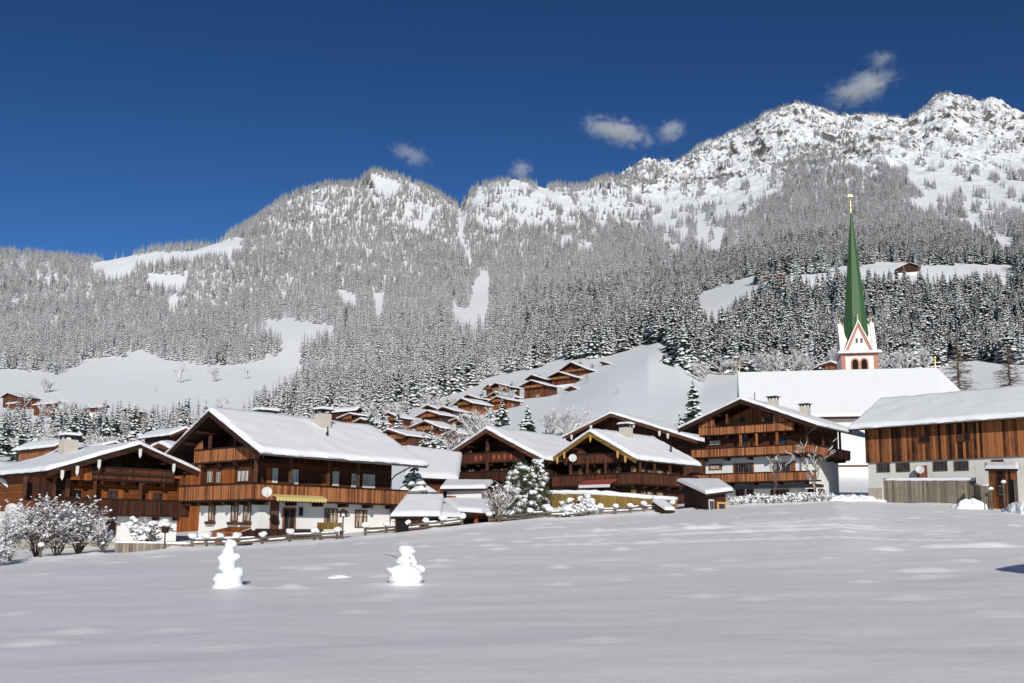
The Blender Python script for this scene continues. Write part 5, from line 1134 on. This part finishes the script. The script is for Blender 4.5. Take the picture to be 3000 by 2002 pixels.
# ---- garden and roadside plants
def plant_bare(name, label, cat, px, Y, py, mb, group=None, names=('branches','snow_load'), mats=None, scale=1.0, ground_z=None, fit=None):
    w = W(px, py, Y); z = gz(w[0], w[1]) if ground_z is None else ground_z
    if fit:
        V = np.array(mb.v); k_ = fit/V[:,2].max(); mb.v = [tuple(p) for p in V*k_]
    root = empty(name, (w[0],w[1],z), 0, label, cat, group); split_build(mb, root, names, mats or (M['twig'], M['snow_lump'])); root.scale = (scale,)*3
    return root
sh = [(40,1500,45.5,2.3,'wide snowy shrub at the far left corner of the garden',5),(115,1500,47.5,2.9,'tall dark twigged shrub dotted with snow, second from the left corner',6),(175,1500,49.0,2.5,'brown shrub thick with snow dots beside the stone post, left garden',6),(238,1500,50.5,3.0,'largest spreading shrub loaded with snow before the left chalet',7),(312,1500,51.5,1.25,'rounded frosted shrub right of the largest shrub, before the dark door',5),(12,1500,43.5,1.2,'low shrub bowed down by snow at the bottom left corner',4)]
for k, (px, py, Y, hh, lab, st) in enumerate(sh):
    rg_ = np.random.default_rng(300+k); plant_bare('garden_shrub', lab, 'shrub', px, Y, py, bare(rg_, hh, 5, (3,4), .66, .30, hh*.009, .36, .34, stems=st+4, blobs=.18, blob_r=.032), 'shrubs before the left chalet', fit=hh*1.12)
rg_ = np.random.default_rng(330); plant_bare('fruit_tree', 'small gnarled fruit tree with thick snowy limbs before the white wall', 'tree', 425, 51.2, 1500, bare(rg_, 3.4, 4, (3,4), .75, .32, .10, .30, .95, stems=3, blobs=.35, blob_r=.12))
rg_ = np.random.default_rng(341); plant_bare('bare_shrub', 'fine twigged vase shaped shrub before the open carport', 'shrub', 1462, 62.2, 1500, bare(rg_, 3.0, 4, (3,4), .55, .45, .04, .45, .6, stems=9, blobs=.15, blob_r=.06))
for k, (px, Y, hh, lab) in enumerate(((1660,66.2,1.9,'left one of two snow heaped shrubs in front of the yellow green board fence'),(1725,66.6,2.0,'right one of two snow heaped shrubs in front of the yellow green board fence'))):
    rg_ = np.random.default_rng(350+k); plant_bare('snowy_shrub', lab, 'shrub', px, Y, 1500, bare(rg_, hh, 5, (3,4), .78, .25, .03, .36, .8, stems=6, blobs=.22, blob_r=.09), 'shrubs before the board fence')
def bushy(seed, h, r, n, blobr):
    """broadleaf evergreen: leaf faces through the crown and pillows of snow on the clumps"""
    rg_ = np.random.default_rng(seed); m = MB(); m.tube([(0,0,-.2),(.05,0,h*.5),(0,0,h*.85)], [.10,.07,.02], 6, 0)
    cs = []
    for k in range(n):
        fz = rg_.random(); rr = r*math.sin(math.pi*min(.95,.22+fz*.78))**.7*math.sqrt(rg_.random()); a = rg_.uniform(0,6.28); cs.append((rr*math.cos(a), rr*math.sin(a), h*(.12+.86*fz)))
    for c in cs:
        m.tube([(0,0,c[2]*.8),c], [.025,.008], 3, 0, False)
        for q in range(34):
            p = np.array(c)+rg_.normal(0,.17,3); d = rg_.normal(0,1,3); d /= np.linalg.norm(d); e = np.cross(d, rg_.normal(0,1,3)); e /= np.linalg.norm(e); l = rg_.uniform(.05,.10)
            m.add([p-d*l, p+e*l*.5, p+d*l, p-e*l*.5], [(0,1,2,3)], 1)
        if rg_.random() < .62: m.blob((c[0],c[1],c[2]+.10), blobr*rg_.uniform(.6,1.35)*np.array([1.2,1.2,.75]), int(rg_.integers(1e6)), 2, .25, 2)
    return m
for px, Y, hh, r_, n, lab in ((1525,66.5,3.9,1.25,150,'tall bushy evergreen buried in snow pillows between carport and board fence'),(1575,68.5,4.0,.95,105,'second bushy evergreen with round snow tufts, leaning on the board fence')):
    plant_bare('snowy_evergreen', lab, 'evergreen bush', px, Y, 1480, bushy(int(px), hh, r_, n, .175), 'evergreen bushes by the board fence', ('trunk','crown','snow_load'), (M['bark'],M['leaf'],M['snow_lump']))
# hero conifers
def spruce(label, px, base_py, top_py, Y, r, seed, snow=.6, cat='spruce tree', group='garden spruces between the chalets', dark='needle'):
    b = W(px, base_py, Y); gz_ = ground(b[0], b[1]) if Y > 77 else gz(b[0], b[1]); top = W(px, top_py, Y)[2]; hh = top-gz_
    rg_ = np.random.default_rng(seed); mb = conifer(rg_, 1.0, r/hh, max(14,int(hh*2.1)), 11, snow, .40, irregular=.35)
    mb.v = [(x*hh, y*hh, z*hh) for x, y, z in mb.v]; root = empty('garden_spruce', (b[0],b[1],gz_), 0, label, cat, group); split_build(mb, root, ('needles','snow_load','trunk'), (M[dark],M['snow_lump'],M['bark'])); return root
spruce('tall dark spruce with snow tufts left of the tall four storey chalet', 2032,1290,1113,128,3.4,401,.5)
spruce('young snow laden spruce at the foot of the dark spruce beside the four storey chalet', 1992,1290,1205,112,2.0,402,.75)
spruce('stout spruce in front of the white hill meadow behind the dark chalet', 1545,1290,1186,150,3.6,403,.62)
spruce('slender spruce standing before the red orange hillside chalet', 1470,1240,1165,215,2.6,404,.62)
spruce('tall spruce between the two upper meadow houses left of the hill', 1120,1270,1196,205,2.4,405,.6)
spruce('left one of the two small spruces before the lower orange brown chalet', 1240,1330,1256,165,1.6,406,.8)
spruce('right one of the two small spruces before the lower orange brown chalet', 1264,1330,1246,162,2.2,407,.8)
spruce('snowy spruce low in the garden right of the two small ones', 1292,1330,1270,158,2.0,408,.85)
spruce('broad conifer between the big balcony chalet and the brown outbuilding', 1213,1470,1348,70,2.6,409,1.0,dark='needle_mid')
spruce('tall pale spruce at the left end of the belt above the brown snowy house', 60,1330,1232,210,3.0,410,.6); spruce('tallest spruce of the clump above the brown snowy house', 212,1330,1196,230,4.0,411,.62)
spruce('dark spruce pair member left of the ridge in the belt', 305,1330,1212,240,4.6,412,.55); spruce('dark spruce right beside the widest one in the belt', 335,1330,1205,250,4.0,413,.5); spruce('whitest spruce of the belt, left of the big chalet gable', 440,1330,1215,235,4.4,414,.8)
spruce('slim dark spruce on the saddle of the meadow edge beside the shrubs', 1952,1120,1032,330,3.4,415,.5); spruce('pointed frosted spruce standing above the dark garden spruce', 2028,1118,1010,335,5.0,416,.8)
# leafless trees
def baretree(label, px, base_py, top_py, Y, seed, stems=1, spread=.62, wid=1.0, frost=False, group='leafless trees around the village', snow=.5, blobs=.0, lv=5, name='bare_tree', nch=(3,4), rise=.4, rad=.016):
    b = W(px, base_py, Y); g_ = ground(b[0], b[1]) if Y > 77 else gz(b[0], b[1]); hh = W(px, top_py, Y)[2]-g_
    rg_ = np.random.default_rng(seed); mb = bare(rg_, 1.0, lv, nch, spread, rise, rad, .30, snow, stems=stems, wid=wid, blobs=blobs, blob_r=.025)
    V = np.array(mb.v); sc = hh/max(V[:,2].max(),.1); mb.v = [tuple(p) for p in V*sc]
    root = empty(name, (b[0],b[1],g_), 0, label, 'tree', group); split_build(mb, root, ('branches','snow_load'), (M['twig_frost'] if frost else M['twig'], M['snow_lump'])); return root
baretree('slim young tree with snow tufts left before the four storey chalet', 2268,1478,1318,71.5,501,spread=.5,snow=.3,lv=5,rad=.010)
baretree('forked snowy tree right before the four storey chalet', 2390,1478,1285,72.3,502,spread=.55,snow=.36,lv=5,rad=.0105)
for k, (px, b_, t_, Y, st, fr) in enumerate(((1665,1262,1180,165,3,True),(1620,1262,1195,170,4,True),(1812,1208,1122,235,1,True),(1848,1206,1150,238,3,False),(1925,1150,1088,290,3,False),(1900,1175,1120,270,3,False),(1880,1190,1140,260,4,False),(1866,1200,1160,250,4,True),(1600,1262,1200,175,3,True),(1395,1262,1190,180,5,True),(1410,1262,1205,176,5,True),(1330,1290,1240,170,5,False),(1480,1170,1120,290,4,True),(1720,1120,1096,322,3,True))):
    labs = ['bare frosted tree on the white meadow behind the yellow trimmed chalet','low frosted tree left of the bare meadow tree','tall bare tree at the gully between the two hill meadows','short dark bare tree right of the tall gully tree','dark twiggy tree at the top of the gully row','brown twiggy tree second from the top of the gully row','brown twiggy tree in the middle of the gully row','frosted bush tree at the lower end of the gully row','thin frosted tree at the left of the meadow trees','wide frosted bush above the dark chalet ridge','second frosted bush above the dark chalet ridge, slightly lower','dark twiggy bush above the left verge of the dark chalet','frosted tree in front of the wide orange brown hill chalet','thin bare sapling right of the small dark hill barn']
    baretree(labs[k], px, b_, t_, Y, 520+k, stems=st, frost=fr, lv=4 if st > 2 else 5)
for k, (px, b_, t_, Y, lab) in enumerate(((530,1104,1060,690,'bare tree right of the little hay hut on the far meadow'),(630,1108,1070,690,'leaning bare tree under the wood edge of the far meadow'),(725,1112,1074,690,'round bare tree at the right end of the far meadow'),(132,1146,1105,640,'bare tree with long shadow on the left of the far meadow'),(455,1148,1128,640,'small bush in the middle of the far meadow'),(82,1170,1140,555,'bare tree right of the dark brown farmhouse'),(120,1216,1172,480,'bare tree in front of the long red brown farmhouse'),(190,1210,1160,480,'tall bare tree at the gable of the long red brown farmhouse'),(640,1190,1158,470,'round bare tree left of the big chalet ridge'),(35,1215,1190,470,'small bare tree at the left picture edge'))):
    baretree(lab, px, b_, t_, Y, 560+k, stems=3 if k%2 else 1, frost=True, lv=4, group='leafless trees on the far meadow', spread=.7)
for k in range(26):
    px = RNG.uniform(0, 600); 
    if 470 < px < 520: px -= 120
    baretree('leafless frosted tree mixed into the spruce belt above the left roofs', px, 1330, 1330-RNG.uniform(40,85), RNG.uniform(200,330), 600+k, stems=4, frost=k%3 > 0, lv=4, group='leafless trees in the spruce belt')
for k in range(16):
    px = 2060+k*44+RNG.uniform(-12,12)
    baretree('frosted leafless tree in the row along the foot of the wood behind the church', px, 1100, 1100-RNG.uniform(55,95), RNG.uniform(300,370), 640+k, stems=4, frost=True, lv=4, group='leafless trees behind the church')
for k in range(12):
    px = 700+k*62+RNG.uniform(-20,20)
    baretree('frosted leafless tree along the foot of the wood above the big chalet', px, 1250-k*5, 1212-k*6+RNG.uniform(-10,10), RNG.uniform(290,330), 660+k, stems=4, frost=True, lv=4, group='leafless trees above the big chalet')
for px, top, Y, r_, seed, lab in ((2812,985,135,4.2,701,'bare larch behind the left half of the barn roof'),(2962,1005,128,4.6,702,'wide bare larch behind the right end of the barn roof')):
    b = W(px,1180,Y); g_ = ground(b[0],b[1]); hh = W(px,top,Y)[2]-g_; root = empty('larch', (b[0],b[1],g_), 0, lab, 'larch', 'larches behind the barn'); split_build(larch(np.random.default_rng(seed), hh, r_, .35), root, ('branches','snow_load'), (M['twig'],M['snow_lump']))
hs = [(1180,1262,1232,215),(1205,1225,1190,255),(1230,1242,1214,232),(1305,1232,1204,245),(1322,1265,1238,205),(1345,1250,1225,222),(1392,1222,1190,262),(1405,1248,1205,240),(1420,1228,1198,262),(1440,1244,1215,245),(1500,1212,1172,285),(1520,1200,1168,296),(1575,1178,1146,315),(1595,1150,1118,338),(1640,1130,1104,352),(1715,1096,1066,372),(1735,1090,1056,380),(1160,1290,1258,195),(1270,1300,1262,180),(1370,1280,1240,195),(1100,1262,1228,225),(1010,1262,1235,230)]
for k, (px, b_, t_, Y) in enumerate(hs[::2]):
    t_ = b_-(b_-t_)*.75
    baretree('leafless frosted bush tree growing between the hillside chalets', px, b_, t_, Y, 680+k, stems=4, frost=k%4 > 0, lv=4, group='leafless trees between the hillside chalets')
for k, (px, b_, t_, Y, r_) in enumerate(((1165,1250,1195,235,2.4),(1192,1240,1185,250,2.6),(1310,1205,1160,275,2.4),(1412,1185,1138,300,2.4),(1500,1160,1112,330,2.6),(1580,1135,1090,355,2.6),(1085,1262,1190,215,2.8),(1440,1235,1200,250,2.0),(1700,1098,1050,378,2.6))):
    spruce('snow dusted spruce rising between two hillside chalets', px, b_, t_, Y, r_, 440+k, .72, group='spruces between the hillside chalets')
# low snowy hedge in front of the tall chalet
for k in range(13):
    px = 2150+k*23.5+RNG.uniform(-5,5); rg_ = np.random.default_rng(720+k); hh = RNG.uniform(.9,1.25)
    plant_bare('hedge_bush', 'low hedge bush with snow pillows in the row before the four storey chalet', 'hedge bush', px, 71.2+.07*k, 1478, bare(rg_, hh, 4, (3,4), .8, .2, .022, .40, .7, stems=7, blobs=.14, blob_r=.065), 'hedge bushes before the four storey chalet')
# bird table, bird house, slatted lean-to, bench
x, y, z = at(1004, 55.6, 1555); root = empty('bird_table', (x,y,z), 0, 'dark bird table on a pole before the big chalet wall', 'bird table'); zt_ = W(1004,1500,55.6)[2]-z
m = MB(); m.tube([(0,0,-.3),(0,0,zt_-.3)], .045, 7); m.build('pole', M['fencewood'], root); m = MB(); m.box(-.22,-.2,zt_-.3,.22,.2,zt_-.26); m.box(-.17,-.15,zt_-.26,-.13,.15,zt_-.05); m.box(.13,-.15,zt_-.26,.17,.15,zt_-.05); m.build('tray', M['beam'], root)
m = MB(); m.prism([(-.34,-.25,zt_-.05),(.34,-.25,zt_-.05),(0,-.25,zt_+.18)], (0,.5,0)); m.build('roof', M['beam'], root)
x, y, z = at(482, 51.0, 1598); root = empty('bird_house', (x,y,z), 0, 'bird house under a round snow hood before the left chalet', 'bird house'); zt_ = .95
m = MB(); m.tube([(0,0,-.3),(0,0,zt_-.1)], .04, 7); m.build('pole', M['fencewood'], root); m = MB(); m.box(-.13,-.12,zt_-.1,.13,.12,zt_+.12); m.prism([(-.24,-.2,zt_+.12),(.24,-.2,zt_+.12),(0,-.2,zt_+.26)], (0,.4,0)); m.build('box', M['beam'], root)
m = MB(); m.blob((0,0,zt_+.36), (.29,.27,.17), 77, 3, .08); m.build('snow_cap', M['snow_lump'], root, True)
x, y, z = at(680, 55.5, 1585); root = empty('lean_to', (x,y,z), R(-35), 'low reddish slatted lean-to against the white wall behind the rail fence', 'lean-to')
m = MB(); m.prism([(-1.4,-.5,.75),(1.15,-.5,.75),(1.0,.5,1.02),(-.9,.5,1.02)], (0,0,.05)); m.build('roof', M['plank_or'], root); m = MB(); m.prism([(-1.35,-.42,.1),(1.1,-.42,.1),(1.1,-.42,.74),(-1.35,-.42,.74)], (0,.05,0)); m.build('front_panel', M['plank'], root); m = MB(); m.prism([(1.05,-.4,.1),(1.05,.5,.1),(1.0,.5,.98),(1.05,-.4,.74)], (.04,0,0)); m.build('side_panel', M['plank_dk'], root)
x, y, z = at(970, 57.2, 1560); root = empty('garden_bench', (x,y,z), R(38), 'weathered garden bench by the wall right of the terrace railing', 'bench')
m = MB(); m.box(-.8,-.2,.42,.8,.2,.47); m.build('seat', M['fencewood'], root); m = MB(); m.box(-.8,.2,.55,.8,.24,.95); m.build('backrest', M['board_yel'], root)
for sx in (-.7,.7):
    m = MB(); m.box(sx-.04,-.18,0,sx+.04,.18,.42); m.build('leg', M['fencewood'], root)
# hay hut standing just right of the frame; its verge shades the snow at the edge
gx_, gy_ = 18.75, 19.6; gg = gz(gx_, gy_)
House('hay_hut', 'plank hay hut just beyond the right picture edge, its roof shading the snow', 'hut', (gx_, gy_, gg+4.1), 0, 2.7, 2.7, .42, .42, 5.0, gg, xl=-1.9, xr=1.9, of=.7, ob=.5, zf=-1, rec=0, th=.22, wallm='plank_mid', seed=31, plinth=False, detail=False)
# ------------------------------------------------------------------ thin clouds (real volumes far behind the ridge)
def cloud(label, px, py, Y, rx, ry, rz, seed, dens, tilt=0.0, dx=0.0):
    c = W(px, py, Y); m = MB(); m.blob((0,0,0), (1,1,1), seed, 3, .0)
    t = bpy.data.materials.new('cloud_vapour'); t.use_nodes = True; nt = t.node_tree; nt.nodes.remove(nt.nodes['Principled BSDF']); out = nt.nodes['Material Output']
    v = nt.nodes.new('ShaderNodeVolumePrincipled'); v.inputs['Color'].default_value = (.99,.99,1,1); v.inputs['Anisotropy'].default_value = .0
    tc = nt.nodes.new('ShaderNodeTexCoord'); mp = nt.nodes.new('ShaderNodeMapping'); nt.links.new(tc.outputs['Object'], mp.inputs[0]); mp.inputs['Location'].default_value = (seed*3.1, seed*1.7, seed); mp.inputs['Scale'].default_value = (rx/rz*.55, ry/rz*.55, .75)
    n = nt.nodes.new('ShaderNodeTexNoise'); n.inputs['Scale'].default_value = 2.7; n.inputs['Detail'].default_value = 7; n.inputs['Roughness'].default_value = .62; n.inputs['Distortion'].default_value = 1.1; nt.links.new(mp.outputs[0], n.inputs['Vector'])
    ln = nt.nodes.new('ShaderNodeVectorMath'); ln.operation = 'LENGTH'; nt.links.new(tc.outputs['Object'], ln.inputs[0])
    fo = nt.nodes.new('ShaderNodeMapRange'); nt.links.new(ln.outputs['Value'], fo.inputs[0]); fo.inputs[1].default_value = 1.0; fo.inputs[2].default_value = .15; fo.inputs[3].default_value = 0; fo.inputs[4].default_value = 1
    a = nt.nodes.new('ShaderNodeMath'); a.operation = 'MULTIPLY_ADD'; nt.links.new(fo.outputs[0], a.inputs[0]); a.inputs[1].default_value = .34; nt.links.new(n.outputs['Fac'], a.inputs[2])
    r = nt.nodes.new('ShaderNodeMapRange'); nt.links.new(a.outputs[0], r.inputs[0]); r.inputs[1].default_value = .60; r.inputs[2].default_value = .84; r.inputs[3].default_value = 0; r.inputs[4].default_value = dens
    f2 = nt.nodes.new('ShaderNodeMath'); f2.operation = 'MULTIPLY'; nt.links.new(r.outputs[0], f2.inputs[0]); nt.links.new(fo.outputs[0], f2.inputs[1])
    nt.links.new(f2.outputs[0], v.inputs['Density']); nt.links.new(v.outputs[0], out.inputs['Volume'])
    o = m.build('cloud', t, None, True); o.location = c; o.scale = (rx, ry, rz); o.rotation_euler = (0, R(tilt), 0); tag(o, label, 'cloud', None, 'stuff'); return o
CD = .016
cloud('thin two lobed cloud above the middle of the ridge', 1810,385,4600,270,120,95,3,CD*1.5,14); cloud('small right tuft of the two lobed cloud', 1968,385,4600,110,80,85,8,CD*1.2,-25)
cloud('wispy cloud floating over the right mountain top', 2525,258,4600,270,130,115,12,CD*1.0,-18); cloud('faint wisp higher up over the right mountain', 2580,175,4700,120,80,70,15,CD*.6,-10)
cloud('faint slanting wisp above the left forest summit', 1205,455,4600,170,80,75,21,CD*.7,28); cloud('small puff touching the notch in the middle ridge', 1528,500,4600,95,60,80,25,CD*1.1,-10)
scene.cycles.volume_step_rate = 1.0; scene.cycles.volume_bounces = 2
# ------------------------------------------------------------------ camera, sun, sky
finish_forest()
cam = bpy.data.cameras.new('camera'); co = bpy.data.objects.new('camera', cam); COL.objects.link(co); scene.camera = co
cam.sensor_width = 36.0; cam.lens = F/3000*36.0; cam.clip_start = .5; cam.clip_end = 12000
cam.shift_y = (PY0-1001)/3000.0
co.location = (0, 0, CZ)
rt = Vector((1,0,0)); up = Vector((0,-_s,_c)); fw = Vector((0,_c,_s))
r2 = rt*_cr+up*_sr; u2 = -rt*_sr+up*_cr
co.matrix_world = Matrix(((r2.x,u2.x,-fw.x,0),(r2.y,u2.y,-fw.y,0),(r2.z,u2.z,-fw.z,CZ),(0,0,0,1)))
SUN_EL, SUN_AZ = 23.5, -6.0          # degrees; azimuth is measured from straight behind the camera towards the left
sl = bpy.data.lights.new('sun', 'SUN'); sl.energy = 3.8; sl.angle = R(.5); sl.color = (1.0, .955, .88)
so = bpy.data.objects.new('sun', sl); COL.objects.link(so)
el, az = R(SUN_EL), R(SUN_AZ); sd = Vector((-math.sin(az)*math.cos(el), -math.cos(az)*math.cos(el), math.sin(el)))
so.rotation_euler = (-sd).to_track_quat('-Z', 'Y').to_euler(); so.location = (-20, -60, 80)
w = bpy.data.worlds.new('World'); scene.world = w; w.use_nodes = True; nt = w.node_tree; bg = nt.nodes['Background']
sky = nt.nodes.new('ShaderNodeTexSky'); sky.sky_type = 'NISHITA'; sky.sun_disc = False; sky.sun_elevation = el
sky.sun_rotation = math.atan2(sd.x, sd.y); sky.altitude = 2500; sky.air_density = 1.0; sky.dust_density = .05; sky.ozone_density = 4.0
gm = nt.nodes.new('ShaderNodeGamma'); gm.inputs[1].default_value = 1.6; nt.links.new(sky.outputs[0], gm.inputs[0])
mx = nt.nodes.new('ShaderNodeMix'); mx.data_type = 'RGBA'; mx.blend_type = 'MULTIPLY'; mx.inputs[0].default_value = 1.0
nt.links.new(gm.outputs[0], mx.inputs[6]); mx.inputs[7].default_value = (.262, .307, .285, 1)          # the deep blue of a polarised winter sky
nt.links.new(mx.outputs[2], bg.inputs[0]); bg.inputs[1].default_value = .10
scene.view_settings.view_transform = 'Standard'; scene.view_settings.look = 'None'; scene.view_settings.exposure = 0.0; scene.view_settings.gamma = 1.0
scene.render.engine = 'CYCLES'; scene.cycles.max_bounces = 5; scene.cycles.diffuse_bounces = 3; scene.cycles.use_denoising = True
